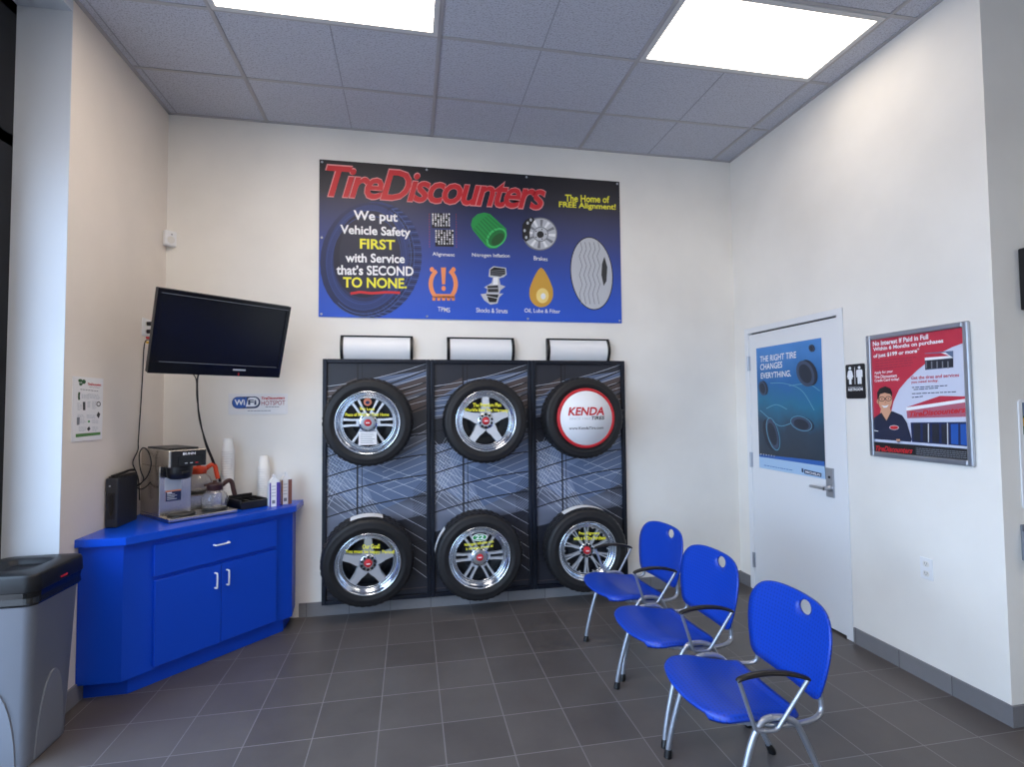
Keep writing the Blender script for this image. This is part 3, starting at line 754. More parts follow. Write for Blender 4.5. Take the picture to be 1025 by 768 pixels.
# ================================================================== COFFEE MAKER AND ITS NEIGHBOURS
e1 = Vector((.743, .669, 0)).normalized(); e2 = Vector((-e1.y, e1.x, 0))
XK = Matrix(((e1.x, e2.x, 0, .319), (e1.y, e2.y, 0, -.675), (0, 0, 1, ZT), (0, 0, 0, 1)))   # x along the front, y to the back, z up from the worktop
cm = empty('coffee_maker', label='stainless steel commercial coffee brewer with black control panel on the worktop', cat='coffee maker', X=XK)
b = MB(); b.box((.0, .0, .004), (.40, .46, .024), M_steel, .004, 2); b.box((.004, .004, 0), (.396, .456, .006), M_black); b.build('base_tray', cm)
b = MB(); b.box((0, .155, .024), (.182, .455, .325), M_steel, .004, 2); b.build('column', cm)
b = MB(); b.box((0, .018, .325), (.212, .455, .428), M_steel, .005, 2); hd = b.build('brew_head', cm)
b = MB(); b.box((.03, .1, .428), (.2, .44, .436), M_black, .003, 1); b.build('top_cover', cm)
XP = Matrix(((1, 0, 0, 0), (0, 0, -1, .018), (0, 1, 0, 0), (0, 0, 0, 1)))
b = MB(); b.box((.012, .328, 0), (.206, .424, .006), M_black, .002, 1, XP); b.box((.05, .338, .006), (.185, .39, .008), mat('smoked_panel', (8, 9, 14), .15), 0, 1, XP)
b.text('BUNN', M_wht, (.075, .398, .0075), (.145, .398, .0075), (.075, .412, .0075), XP, bold=.03)
for k in range(3): b.box((.085+k*.03, .345, .008), (.1+k*.03, .35, .009), M_plgrey if k < 2 else M_red, 0, 1, XP)
b.build('control_panel', cm)
b = MB(); b.lathe([(.05, .25), (.066, .262), (.07, .3), (.072, .325)], M_black, 28, Matrix.Translation((.085, .085, 0)))
b.lathe([(.0001, .25), (.05, .25)], M_black, 28, Matrix.Translation((.085, .085, 0)))
b.box((.06, -.004, .285), (.115, .03, .3), M_black, .006, 2); b.build('brew_funnel', cm)
XC = Matrix(((1, 0, 0, 0), (0, 0, -1, .155), (0, 1, 0, 0), (0, 0, 0, 1)))
b = MB(); b.box((.03, .176, .0), (.125, .255, .0012), M_plgrey, 0, 1, XC); b.box((.036, .108, .0), (.122, .174, .0012), M_orange, 0, 1, XC); b.box((.036, .108, .0012), (.122, .166, .0018), M_navy, 0, 1, XC)
for k in range(4): b.box((.044, .118+k*.01, .0018), (.1-random.random()*.03, .122+k*.01, .0022), M_plgrey, 0, 1, XC)
b.box((.044, .156, .0018), (.07, .163, .0022), M_wht, 0, 1, XC); b.build('instruction_label', cm)
b = MB(); b.box((.19, .2, .024), (.395, .455, .115), M_steel, .004, 2); b.build('upper_warmer_stand', cm)
for x, y, z in ((.105, .1, .024), (.3, .1, .024), (.292, .325, .115)):
    b = MB(); b.lathe([(.076, 0), (.078, .004), (.075, .008), (.064, .009), (.06, .005), (.0001, .005)], M_black, 32, Matrix.Translation((x, y, z))); b.build('warmer_plate', cm)
M_cg = bpy.data.materials.new('clear_carafe_glass'); M_cg.use_nodes = True
_b = bsdf(M_cg); _b.inputs['Base Color'].default_value = (.96, .96, .97, 1); _b.inputs['Roughness'].default_value = .02; _b.inputs['Transmission Weight'].default_value = .95; _b.inputs['IOR'].default_value = 1.35
def carafe(x, y, z, col, hang, label):
    p = XK @ Vector((x, y, z))
    t = empty('coffee_carafe', p, label, 'coffee pot', 'glass coffee pots'); t.rotation_euler = (0, 0, hang)
    prof = [(.0001, .001), (.055, .001), (.07, .012), (.079, .04), (.079, .062), (.068, .092), (.05, .112), (.042, .122)]
    b = MB(); b.lathe(prof+[(r-.0028, h+.002) for r, h in prof[::-1]], M_cg, 36); b.build('glass_bowl', t)
    b = MB(); b.lathe([(.044, .116), (.048, .118), (.047, .15), (.05, .158), (.04, .16)], col, 28)
    b.prism([(.0, -.02), (.062, -.006), (.062, .006), (0, .02)], .146, .16, col, Matrix.Rotation(PI, 4, 'Z')); b.build('collar', t)
    b = MB(); b.lathe([(.044, .156), (.036, .164), (.014, .166), (.012, .178), (.0001, .18)], col, 24); b.build('lid', t)
    b = MB(); b.tube(smooth([(.04, 0, .14), (.07, 0, .164), (.09, 0, .168), (.104, 0, .15), (.112, 0, .11), (.122, 0, .07)], 5), .011, col, 10, sq=1.3); b.build('handle', t)
    return t
M_ocol = mat('orange_plastic', (226, 76, 36), .4); M_bcol = mat('brown_plastic', (60, 34, 28), .35)
ang = math.atan2(e1.y, e1.x)
carafe(.3, .1, .029+.0045, M_bcol, ang-.12, 'empty glass coffee pot with brown collar and handle on the lower warmer')
carafe(.292, .325, .12+.0045, M_ocol, ang-.1, 'empty glass coffee pot with bright orange collar and handle on the raised warmer')
# black condiment tray
tr = empty('condiment_tray', label='low black plastic condiment tray beside the coffee brewer', cat='tray', X=XK)
b = MB()
b.box((.452, .062, .0), (.636, .27, .012), M_black, .003, 1); b.box((.452, .056, .0), (.636, .074, .05), M_black, .004, 2)
b.box((.452, .074, .0), (.464, .27, .06), M_black, .003, 1); b.box((.624, .074, .0), (.636, .27, .055), M_black, .003, 1); b.box((.464, .255, .0), (.624, .27, .075), M_black, .003, 1); b.build('tray_body', tr)
b = MB()
for x in (.52, .575): b.box((x-.003, .074, .01), (x+.003, .255, .05), M_black)
b.box((.464, .2, .01), (.624, .206, .06), M_black); b.build('divider', tr)
# foam cups, nested upside down
def cup_mesh():
    b = MB(); b.lathe([(.0405, 0), (.0425, .004), (.0405, .008), (.0275, .092), (.025, .094), (.0001, .093)], mat('white_foam', (240, 240, 238), .55), 24)
    b.lathe([(.038, 0), (.026, .09), (.0001, .0905)], mat('white_foam'), 24); b.lathe([(.0425, .004), (.0385, 0)], mat('white_foam'), 24); return b
cup_me = cup_mesh().build('foam_cup'); cup_data = cup_me.data; bpy.data.objects.remove(cup_me)
def cups(x, y, n, step, lab_top, lab, group):
    for k in range(n):
        o = bpy.data.objects.new('foam_cup', cup_data); C.objects.link(o)
        o.location = (x+random.uniform(-.0004, .0004), y+random.uniform(-.0004, .0004), ZT+k*step); o.rotation_euler = (0, 0, random.random()*6)
        tag(o, lab_top if k == n-1 else lab, 'cup', group)
cups(.458, -.1, 23, .0169, 'topmost upside-down white foam cup of the taller stack', 'white foam cup nested in the taller upside-down stack', 'foam cups in the taller stack')
cups(.682, -.05, 15, .0169, 'topmost upside-down white foam cup of the shorter stack', 'white foam cup nested in the shorter upside-down stack', 'foam cups in the shorter stack')
# two cartons
def carton(x, y, h, stripe, label, ang_):
    t = empty('creamer_carton', (x, y, ZT), label, 'carton', 'paper cartons'); t.rotation_euler = (0, 0, ang_)
    b = MB(); a = .034; b.box((-a, -a, 0), (a, a, h), M_paper, .002, 1); b.build('carton_body', t)
    b = MB()
    b.prism([(-a+.001, h), (a-.001, h), (.006, h+.032), (-.006, h+.032)], -a+.001, a-.001, M_paper, Matrix(((1, 0, 0, 0), (0, 0, -1, 0), (0, 1, 0, 0), (0, 0, 0, 1))))
    b.box((-.0045, -a+.001, h+.03), (.0045, a-.001, h+.05), M_paper); b.build('gable_top', t)
    b = MB(); e = .0006
    b.box((a-.024, -a-e, 0), (a+e, -a, h), stripe); b.box((a, -a, 0), (a+e, a, h), stripe); b.box((-a, -a-e, 0), (-a+.009, -a, h), stripe)
    b.box((-a+.016, -a-e, .022), (-a+.036, -a, .045), M_pgrey)
    for k in range(4): b.box((-a+.013, -a-e, .07+k*.022), (-a+.038, -a, .078+k*.022), M_plgrey)
    b.build('printed_stripes', t)
carton(.792, -.222, .165, mat('purple_print', (70, 54, 150), .5), 'white carton with purple stripes near the edge of the worktop', .45)
carton(.852, -.142, .172, mat('brown_print', (122, 74, 62), .5), 'white carton with a brown stripe behind the purple-striped carton', .4)
# network box
rt_ = empty('network_router', (.037, -.607, ZT), 'upright dark grey network box leaning by the left wall on the worktop', 'router')
b = MB(); b.box((-.032, -.115, 0), (.032, .115, .283), M_dgrey, .008, 3); b.build('casing', rt_)
b = MB(); b.box((-.02, -.1165, .05), (.02, -.1145, .2), M_black, .0008, 1); b.prism(arc(0, .13, .012, .06), .1152, .1172, mat('glossy_black', (6, 6, 8), .1), Matrix(((1, 0, 0, 0), (0, 0, -1, 0), (0, 1, 0, 0), (0, 0, 0, 1))))
b.box((-.012, -.1185, .235), (-.004, -.116, .243), M_plgrey); b.build('front_panel', rt_)
b = MB(); b.tube(smooth([(-.01, -.09, .293), (0, .0, .301), (.004, .07, .308), (.01, .11, .305)], 4), .009, M_black, 8, sq=.8); b.box((-.026, -.1, .283), (.026, .11, .291), M_black, .003, 1); b.build('top_vent', rt_)

# ================================================================== TELEVISION, OUTLET, LEADS
TVC = Vector((.59, -.60, 1.974)); yw, pt = .716, .305
u_ = Vector((math.cos(yw), math.sin(yw), 0)); n_ = Vector((math.sin(yw)*math.cos(pt), -math.cos(yw)*math.cos(pt), -math.sin(pt))); v_ = n_.cross(u_)
Xt = frame(TVC, u_, v_)
tv = empty('television', label='flat black television mounted in the corner, tilted down over the coffee brewer', cat='television', X=Xt)
w2, h2 = .3925, .2475
b = MB(); b.box((-w2, -h2, -.045), (w2, h2, -.012), M_black, .006, 2); b.box((-w2*.75, -h2*.7, -.085), (w2*.75, h2*.75, -.045), M_black, .015, 3)
b.build('housing', tv)
b = MB(); M_gloss = mat('gloss_black_bezel', (12, 13, 17), .16)
b.box((-w2, h2-.028, -.012), (w2, h2, 0), M_gloss, .003, 2); b.box((-w2, -h2, -.012), (w2, -h2+.072, 0), M_gloss, .003, 2); b.box((-w2, -h2+.07, -.012), (-w2+.026, h2-.026, 0), M_gloss, .003, 2); b.box((w2-.026, -h2+.07, -.012), (w2, h2-.026, 0), M_gloss, .003, 2)
b.build('bezel', tv)
b = MB(); b.box((-w2+.024, -h2+.07, -.012), (w2-.024, h2-.026, -.006), mat('dark_screen', (13, 14, 20), .22)); b.build('screen', tv)
b = MB(); b.box((-w2+.05, -h2+.0705, -.001), (w2-.035, -h2+.0735, .0008), M_pgrey); b.build('trim_line', tv)
b = MB(); b.box((-w2+.02, h2-.0265, -.001), (w2-.015, h2-.0235, .0006), M_pgrey); b.build('top_trim_line', tv)
b = MB(); b.box((.075, -h2+.038, .0003), (.155, -h2+.048, .001), M_plgrey); b.build('maker_badge', tv)
b = MB(); b.box((.112, -h2+.006, .0003), (.118, -h2+.024, .001), M_red); b.build('indicator_light', tv)
# swing arm back to the corner
iXt = Xt.inverted()
arm_w = Vector((.0, -.25, 1.99))
b = MB(); b.box((-.1, -.1, -.1), (.1, .1, -.085), M_black, .003, 1)
b.tube([(0, 0, -.1), tuple(iXt @ Vector((.52, -.3, 1.98))), tuple(iXt @ Vector((.5, -.02, 1.98)))], .018, M_black, 10)
pl = [iXt @ Vector(q) for q in ((.44, -.002, 1.88), (.56, -.002, 1.88), (.56, -.002, 2.08), (.44, -.002, 2.08), (.44, -.02, 1.88), (.56, -.02, 1.88), (.56, -.02, 2.08), (.44, -.02, 2.08))]
b.add(pl, [(0, 3, 2, 1), (4, 5, 6, 7), (0, 1, 5, 4), (1, 2, 6, 5), (2, 3, 7, 6), (3, 0, 4, 7)], M_black); b.build('mount_arm', tv)

def outlet(X, label, name='power_outlet', w=.075, h=.118, gang=1, m=M_white):
    t = empty(name, label=label, cat='outlet', X=X)
    b = MB(); b.box((-w/2, -h/2, 0), (w/2, h/2, .006), m, .002, 2); b.build('cover_plate', t)
    for s in (-1, 1):
        b = MB(); b.prism(rrect(-.017, s*.026-.015, .017, s*.026+.015, .012), .006, .0085, M_offwhite)
        for q in (-.0065, .0065): b.box((q-.0012, s*.026-.002, .0085), (q+.0012, s*.026+.008, .0088), M_dgrey)
        b.prism(arc(0, s*.026-.008, .0024, n=10), .0085, .0088, M_dgrey); b.build('socket', t)
    return t
outlet(F_left(-.275, 2.072), 'white power outlet with two black plugs beside the television', w=.115, h=.118)
outlet(F_right(-1.694, .618), 'white duplex power outlet low on the right wall under the framed poster', w=.072, h=.117)
def cord(name, label, pts, r, parts=()):
    t = empty(name, pts[0], label, 'cord')
    b = MB(); b.tube([p-Vector(pts[0]) for p in smooth(pts, 6)], r, M_black, 8); b.build('lead', t)
    for nm, a, c, rr, m in parts:
        b = MB(); b.tube([Vector(a)-Vector(pts[0]), Vector(c)-Vector(pts[0])], rr, m, 10); b.build(nm, t)
    return t
oy, oz = -.275, 2.072
cord('power_lead', 'black television power cord plugged into the upper socket behind the screen', [(.03, oy, oz+.026), (.06, oy+.01, oz+.024), (.14, oy-.01, oz+.02), (.3, -.33, 2.03), (.53, -.5, 1.99)], .0035, [('plug', (.009, oy, oz+.026), (.034, oy, oz+.026), .014, M_black)])
P3 = [(.03, oy, oz-.026), (.055, oy+.012, oz-.03), (.05, -.30, 1.99), (.018, -.325, 1.965), (.012, -.331, 1.765), (.012, -.352, 1.523), (.012, -.372, 1.33), (.012, -.375, 1.27), (.014, -.44, 1.2), (.018, -.405, 1.135), (.03, -.40, 1.08), (.05, -.425, .96)]
cord('adapter_lead', 'thin black cord hanging down the left wall from the lower socket to the network box', P3, .0035, [('plug', (.009, oy, oz-.026), (.034, oy, oz-.026), .014, M_black)])
def wpx(zx, zy, y): return at(zx/6.983+80, zy/6.983+430, 0, y)
loop = [at(80+a/6.983, 430+c/6.983, 1, y) for a, c, y in ((370, 400, -.49), (430, 372, -.5), (475, 320, -.5), (498, 240, -.5), (480, 160, -.5), (445, 128, -.5), (418, 160, -.5), (415, 220, -.51), (425, 290, -.51), (445, 345, -.51), (420, 385, -.5), (395, 400, -.5), (430, 418, -.48), (480, 385, -.46), (520, 325, -.45))]
cord('coiled_lead', 'looped black cord between the network box and the coffee brewer', [Vector(q) for q in loop], .0035)
def colored(m, z, nm, label):
    t = empty('signal_plug', (.06, -.335, z), label, 'plug', 'coloured signal plugs')
    b = MB(); b.tube([(-.02, -.02, 0), (.03, .03, 0)], .008, m, 10); b.build('plug_sleeve', t)
    b = MB(); b.tube([(.03, .03, 0), (.14, .02, .01), (.36, -.1, .01)], .003, M_black, 8); b.build('plug_lead', t)
colored(M_red, 1.995, 'red', 'red signal plug hanging beside the television edge under the outlet')
colored(mat('yellow_plastic', (226, 180, 60), .4), 1.965, 'yellow', 'yellow signal plug hanging beside the television edge under the red plug')
for k, lab in enumerate(('pair of twisted black leads, the thinner one, hanging below the television', 'thick black lead hanging from the television down behind the coffee brewer')):
    o_ = .012*k
    pts = [at(193+6*k, 374, 1, -.50), at(196.5+k, 381, 1, -.46), at(197+k*.8, 398, 1, -.40), at(200.5-k*.8, 420, 1, -.34), at(205+k*1.2, 443, 1, -.27), at(212+k*1.5, 461, 1, -.2), at(219+k, 480, 1, -.13), at(221+k, 500, 1, -.1)]
    cord('hanging_lead', lab, pts, .0035+.0015*k)

# motion sensor in the corner
t = empty('motion_sensor', label='small white motion sensor high in the corner above the television', cat='sensor', X=frame((.035, -.035, 2.745), (1, 1, 0), (0, 0, 1)))
b = MB(); b.box((-.04, -.055, -.028), (.04, .055, .022), M_white, .01, 3); b.build('casing', t)
b = MB(); b.prism(arc(0, -.012, .024, .026, n=24), .022, .026, M_offwhite); b.build('lens', t)
b = MB(); b.lathe([(.005, .02), (.005, .0235), (.0001, .0235)], M_pgrey, 12, Matrix.Translation((.005, .028, 0))); b.build('indicator', t)

# ================================================================== SMALL SIGNS
# notice on the left wall
Xn = F_left(-1.0385, 1.366, .004); nw, nh = .276, .342
b = MB(); b.box((0, 0, -.0035), (nw, nh, 0), M_paper, 0, 1, Xn)
no = tag(b.build('notice_sign'), 'white printed notice with a green bottom strip on the left wall', 'notice')
pr = Print([(110, 128), (330, 143), (322, 622), (92, 645)], nw, nh)
pr.poly(arc(160, 162, 15, 13), M_dgreen).poly(arc(186, 170, 14, 17), M_dgreen).poly([(150, 180), (180, 178), (172, 198), (156, 200)], M_dgreen)
pr.up().text('TireDiscounters', M_red, (214, 196), (312, 201), (214, 177), bold=.04, shear=.2).text('Going Green', M_pblack, (226, 213), (296, 218), (226, 206))
pr.fine([(160, 228, 305, 242)], M_pgrey, 5).fine([(168, 268+k*9, 225, 272+k*9) for k in range(4)]+[(212, 262+k*9, 306, 274+k*10) for k in range(4)]+[(136, 336+k*10, 170, 338+k*10) for k in range(6)]+[(210, 324+k*10, 240, 326+k*10) for k in range(5)]+[(245, 322+k*9, 278, 324+k*9) for k in range(7)]+[(136, 424+k*10, 190, 428+k*10) for k in range(3)]+[(204, 428+k*10, 268, 433+k*10) for k in range(3)]+[(152, 462+k*10, 200, 464+k*10) for k in range(4)]+[(245, 470+k*10, 292, 474+k*10) for k in range(3)]+[(145, 524+k*10, 200, 528+k*10) for k in range(4)]+[(246, 524+k*10, 290, 528+k*10) for k in range(4)], M_plgrey, 4)
pr.line([(152, 250), (148, 280), (150, 310)], 14, M_dgreen).line([(186, 325), (186, 390)], 18, M_dgrey).ring(293, 341, 10, 12, 16, 20, M_dgrey).poly([(278, 430), (292, 402), (306, 420), (294, 456)], M_pblack).poly([(132, 448), (154, 446), (150, 506), (130, 508)], M_pgrey).ell(221, 480, 8, 9, M_green).poly([(206, 540), (222, 518), (232, 540), (218, 558)], M_pblack)
pr.poly([(122, 580), (308, 566), (307, 588), (122, 607)], mat('leaf_green_print', (74, 130, 62), .5))
pr.take('notice_print', Xn, no)
# wifi sign
Xw = F_back(.427, 1.484, -.006); ww, wh = .404, .153
b = MB(); b.box((0, 0, -.0055), (ww, wh, 0), M_paper, .001, 1, Xw)
wf = tag(b.build('wireless_sign'), 'small white sign with a blue WiFi pill logo below the television', 'sign')
pr = Print([(60, 125), (920, 135), (925, 445), (50, 440)], ww, wh)
pr.poly([(x, y) for x, y in rrect(108, 172, 522, 348, 86, 8)], M_navy).up().poly(rrect(116, 178, 320, 342, 80, 8), M_blue).up().poly([(300, 178), (325, 178), (325, 342), (300, 342)], M_blue)
pr.up().poly([(310, 320)]+[(345, 200), (375, 186)]+arc(430, 254, 70, 68, -90, 90, 10)+[(310, 322)], M_wht).up()
pr.text('Wi', M_wht, (145, 296), (300, 298), (145, 212), bold=.03).text('Fi', M_navy, (345, 296), (468, 298), (345, 218), bold=.03)
pr.text('TireDiscounters', M_red, (538, 220), (880, 218), (538, 180), bold=.03, shear=.2).text('HOTSPOT', mat('dark_red_print', (160, 50, 70), .5), (540, 306), (888, 304), (540, 240))
pr.fine([(600, 330, 800, 332), (340, 385, 680, 388)], M_pgrey, 9)
pr.take('sign_print', Xw, wf)
# restroom sign
Xr = F_right(-1.193, 1.558, W-.006); rw, rh = .146, .22
b = MB(); b.prism(rrect(0, 0, rw, rh, .012), -.0055, 0, M_pblack, Xr)
rs = tag(b.build('restroom_sign'), 'black restroom sign with white man and woman figures beside the door', 'sign')
def fig(dress, cx):
    b = MB(); z0, z1 = 0., .0018
    b.prism(arc(cx, .196, .0095, n=18), z0, z1, M_wht, Xr)
    if dress: o = [(cx-.009, .183), (cx+.009, .183), (cx+.016, .174), (cx+.024, .138), (cx+.019, .135), (cx+.012, .16), (cx+.018, .125), (cx+.009, .125), (cx+.009, .092), (cx-.009, .092), (cx-.009, .125), (cx-.018, .125), (cx-.012, .16), (cx-.019, .135), (cx-.024, .138), (cx-.016, .174)]
    else: o = [(cx-.017, .183), (cx+.017, .183), (cx+.023, .176), (cx+.023, .135), (cx+.017, .135), (cx+.0155, .168), (cx+.0145, .168), (cx+.0145, .092), (cx+.002, .092), (cx, .132), (cx-.002, .092), (cx-.0145, .092), (cx-.0145, .168), (cx-.0155, .168), (cx-.017, .135), (cx-.023, .135), (cx-.023, .176), (cx-.017, .183)]
    b.prism(o, z0, z1, M_wht, Xr); return b
fig(True, .036).build('woman_figure', rs); fig(False, .108).build('man_figure', rs)
b = MB(); b.box((.0715, .092, 0), (.0745, .2, .0015), M_wht, 0, 1, Xr); b.text('RESTROOM', M_wht, (.018, .05, .001), (.13, .05, .001), (.018, .068, .001), Xr, bold=.03); b.box((.018, .074, 0), (.13, .0755, .001), M_wht, 0, 1, Xr); b.build('sign_lettering', rs)

# poster on the door
Xd = F_right(-.288, 1.01, W+.0006); dw, dh = .698, .972
M_sea = mat('deep_blue_poster_print', (40, 90, 150), .35)
def _sea():
    m = M_sea; b_ = bsdf(m); tc = N(m, 'ShaderNodeTexCoord'); sp = N(m, 'ShaderNodeSeparateXYZ'); link(m, tc.outputs['Object'], sp.inputs[0])
    mr = N(m, 'ShaderNodeMapRange'); mr.inputs['From Min'].default_value = 1.08; mr.inputs['From Max'].default_value = 1.98; link(m, sp.outputs['Z'], mr.inputs['Value'])
    n = N(m, 'ShaderNodeTexNoise'); n.inputs['Scale'].default_value = 4.5; n.inputs['Detail'].default_value = 3; link(m, tc.outputs['Object'], n.inputs['Vector'])
    ad = N(m, 'ShaderNodeMath', operation='MULTIPLY_ADD'); link(m, n.outputs['Fac'], ad.inputs[0]); ad.inputs[1].default_value = .3; 
    sb = N(m, 'ShaderNodeMath', operation='SUBTRACT'); link(m, mr.outputs[0], sb.inputs[0]); sb.inputs[1].default_value = .15; link(m, sb.outputs[0], ad.inputs[2])
    r = ramp(m, [(.02, (40, 52, 66)), (.28, (44, 64, 84)), (.5, (30, 112, 148)), (.68, (34, 104, 168)), (1, (72, 136, 206))]); link(m, ad.outputs[0], r.inputs['Fac']); link(m, r.outputs['Color'], b_.inputs['Base Color'])
_sea()
b = MB(); b.box((0, 0, -.002), (dw, dh, 0), M_sea, 0, 1, Xd)
dp = tag(b.build('door_poster'), 'blue underwater tire poster taped on the white door', 'poster')
pr = Print([(80, 138), (388, 88), (414, 738), (95, 705)], dw, dh)
M_pb = mat('pale_blue_print', (168, 200, 232), .4); M_mb = mat('mid_blue_print', (40, 96, 176), .4); M_td = mat('tire_shade_print', (30, 40, 58), .4); M_tl = mat('tire_light_print', (58, 74, 100), .4); M_swirl = mat('swirl_print', (96, 156, 184), .4)
pr.poly([(94, 648), (409, 668), (414, 738), (95, 705)], M_pb).up().poly([(94, 640), (409, 655), (409, 678), (94, 652)], M_mb)
for k in range(6): pr.line([(100+k*13, 641+k), (106+k*13, 642+k)], 8, M_wht)
pr.fine([(118, 692, 265, 708)], M_mb, 3)
pr.up()
for (pts) in ([(150, 300), (220, 300), (300, 330), (360, 420)], [(100, 430), (150, 470), (200, 500), (260, 480)], [(240, 310), (330, 300), (385, 330)], [(130, 420), (180, 400), (230, 420)]):
    pr.line([(q.x, q.y) for q in smooth([(a, c, 0) for a, c in pts], 6)], 3.5, M_swirl)
pr.up()
def ptire(cx, cy, rx, ry, rot, th):
    pr.ell(cx+th, cy-th*.3, rx, ry, M_td, rot).up().ell(cx, cy, rx, ry, M_tl, rot).up().ell(cx, cy, rx*.7, ry*.72, M_td, rot); pr.z -= .001
ptire(345, 136, 12, 17, -.3, 4); ptire(318, 252, 40, 62, -.35, 14); ptire(112, 325, 18, 34, -.2, 8); ptire(300, 488, 52, 32, .3, 10); ptire(160, 540, 28, 76, -.25, -14)
pr.up(3).ring(165, 540, 26, 76, 29, 80, M_swirl, rot=-.25).ring(300, 484, 50, 30, 53, 33, M_swirl, rot=.3)
pr.up()
pr.text('THE RIGHT TIRE', M_wht, (101, 203), (275, 180), (101, 175), bold=.012).text('CHANGES', M_wht, (102, 240), (209, 226), (102, 212), bold=.012).text('EVERYTHING.', M_wht, (105, 280), (251, 266), (105, 253), bold=.012)
pr.poly([(316, 698), (397, 711), (397, 729), (316, 718)], M_navy).up().text('MICHELIN', M_wht, (322, 714), (392, 725), (322, 704), bold=.03).poly([(303, 694), (311, 694), (312, 714), (304, 712)], M_navy)
pr.take('poster_print', Xd, dp)

# framed red poster
Xf = F_right(-1.369, 1.206, W-.0005); fw, fh = .611, .738; fb = .03
fp = empty('framed_poster', label='red and white printed poster in a silver frame on the right wall', cat='poster', X=Xf)
b = MB()
for lo, hi in (((0, 0, 0), (fb, fh, .022)), ((fw-fb, 0, 0), (fw, fh, .022)), ((fb-.002, fh-fb, 0), (fw-fb+.002, fh, .0218)), ((fb-.002, 0, 0), (fw-fb+.002, fb, .0218))): b.box(lo, hi, M_alu, .007, 3)
b.build('poster_frame', fp)
iw_, ih_ = fw-2*fb+.006, fh-2*fb+.006
b = MB(); M_posterw = mat('pale_blue_white_print', (206, 212, 232), .4); b.box((fb-.003, fb-.003, .002), (fw-fb+.003, fh-fb+.003, .008), M_posterw)
sheet = b.build('poster_sheet', fp)
pr = Print([(68, 118), (503, 60), (530, 697), (95, 662)], iw_, ih_)
Xs = Matrix.Translation((fb-.003, fb-.003, .0082))
M_pred = mat('poster_red_print', (192, 48, 70), .4)
edge = [(503, 138), (450, 158), (400, 184), (340, 226), (290, 268), (240, 318), (205, 362), (180, 420), (150, 560), (92, 600)]
pr.poly([(68, 118), (503, 60)]+edge, M_pred); pr.up()
pr.text('No Interest If Paid in Full', M_wht, (79, 150), (340, 118), (78, 127), bold=.03).text('Within 6 Months on purchases', M_wht, (81, 180), (410, 142), (80, 156), bold=.03).text('of just $199 or more*', M_wht, (83, 213), (300, 188), (82, 188), bold=.03)
pr.fine([(92, 224+k*13, 285-k*8, 205+k*13) for k in range(4)], mat('dark_red_print', (160, 50, 70), .5), 4)
pr.text('Apply for your', M_wht, (88, 290), (176, 282), (87, 274), bold=.02).text('Tire Discounters', M_wht, (88, 309), (194, 301), (88, 294), bold=.02).text('Credit Card today!', M_wht, (90, 329), (206, 320), (89, 313), bold=.02)
pr.text('Get the tires and services', M_pred, (261, 314), (482, 300), (261, 298), bold=.02).text('you need today.', M_pred, (262, 336), (388, 328), (262, 320), bold=.02)
pr.fine([(266, 352, 436, 342), (274, 362, 390, 354), (266, 382, 474, 372), (266, 400, 330, 393)], M_navy, 4)
# inset shop picture
pr.poly([(324, 186), (455, 176), (456, 256), (326, 268)], M_ablue).up().poly([(324, 192), (420, 184), (455, 210), (325, 222)], M_wht).up().poly([(324, 190), (400, 186), (440, 200), (325, 208)], M_pred).poly([(326, 222), (455, 212), (456, 254), (327, 264)], M_adark).up()
for k in range(5): pr.line([(332+k*25, 226), (333+k*25, 260)], 6, M_pgrey)
# the shop building
pr.z = .0011
pr.poly([(245, 446), (395, 392), (518, 394), (522, 412), (246, 462)], M_pred).up().poly([(240, 448), (520, 404), (522, 420), (242, 464)], M_wht).up().poly([(242, 464), (522, 420), (524, 492), (246, 500)], mat('shop_band_print', (176, 96, 116), .4)).up()
pr.text('TireDiscounters', M_red, (256, 494), (512, 470), (256, 468), bold=.03, shear=.2)
pr.poly([(240, 500), (525, 490), (526, 516), (262, 530)], M_posterw).up().poly([(262, 520), (526, 514), (528, 634), (270, 616)], M_navy).up()
for k in range(6): pr.poly([(275+k*43, 526), (308+k*43, 524), (309+k*43, 610+k*3), (277+k*43, 606+k*3)], M_blue if k in (4, 5) else M_adark)
pr.up().line([(345, 524), (346, 612)], 5, M_plgrey).line([(432, 520), (434, 622)], 5, M_plgrey).line([(95, 606), (530, 634)], 9, M_posterw)
# man in a dark polo shirt
pr.z = .0021
M_polo = mat('dark_polo_print', (34, 40, 66), .45); M_hair = mat('dark_hair_print', (30, 24, 26), .5)
pr.poly([(88, 612), (90, 500), (118, 478), (180, 468), (222, 486), (244, 520), (268, 600), (262, 616), (180, 612)], M_polo).up()
pr.poly([(118, 478), (150, 512), (172, 472), (164, 448), (124, 448)], M_skin).up().ell(142, 415, 33, 48, M_skin).ell(108, 420, 6, 11, M_skin).up()
pr.poly([(106, 410), (104, 376), (116, 356), (142, 346), (166, 356), (175, 376), (174, 400), (166, 384), (140, 378), (118, 384), (112, 404)], M_hair)
pr.ring(127, 408, 12, 9, 15, 12, M_pblack).ring(158, 406, 12, 9, 15, 12, M_pblack).line([(138, 406), (147, 405)], 3, M_pblack).ell(127, 408, 3, 3, M_pblack).ell(158, 406, 3, 3, M_pblack)
pr.line([(143, 412), (146, 426), (140, 428)], 2, mat('skin_shade_print', (176, 116, 92), .5)).poly([(126, 438), (142, 442), (160, 436), (150, 449), (136, 450)], M_wht)
pr.poly([(118, 478), (140, 516), (150, 512), (126, 474)], M_adark).poly([(180, 468), (156, 512), (150, 512), (172, 466)], M_adark)
pr.ell(186, 545, 22, 11, M_wht).up().ell(186, 545, 20, 9, M_red).line([(92, 560), (112, 563)], 3, M_wht)
pr.poly([(196, 600), (214, 600), (216, 616), (200, 616)], M_skin)
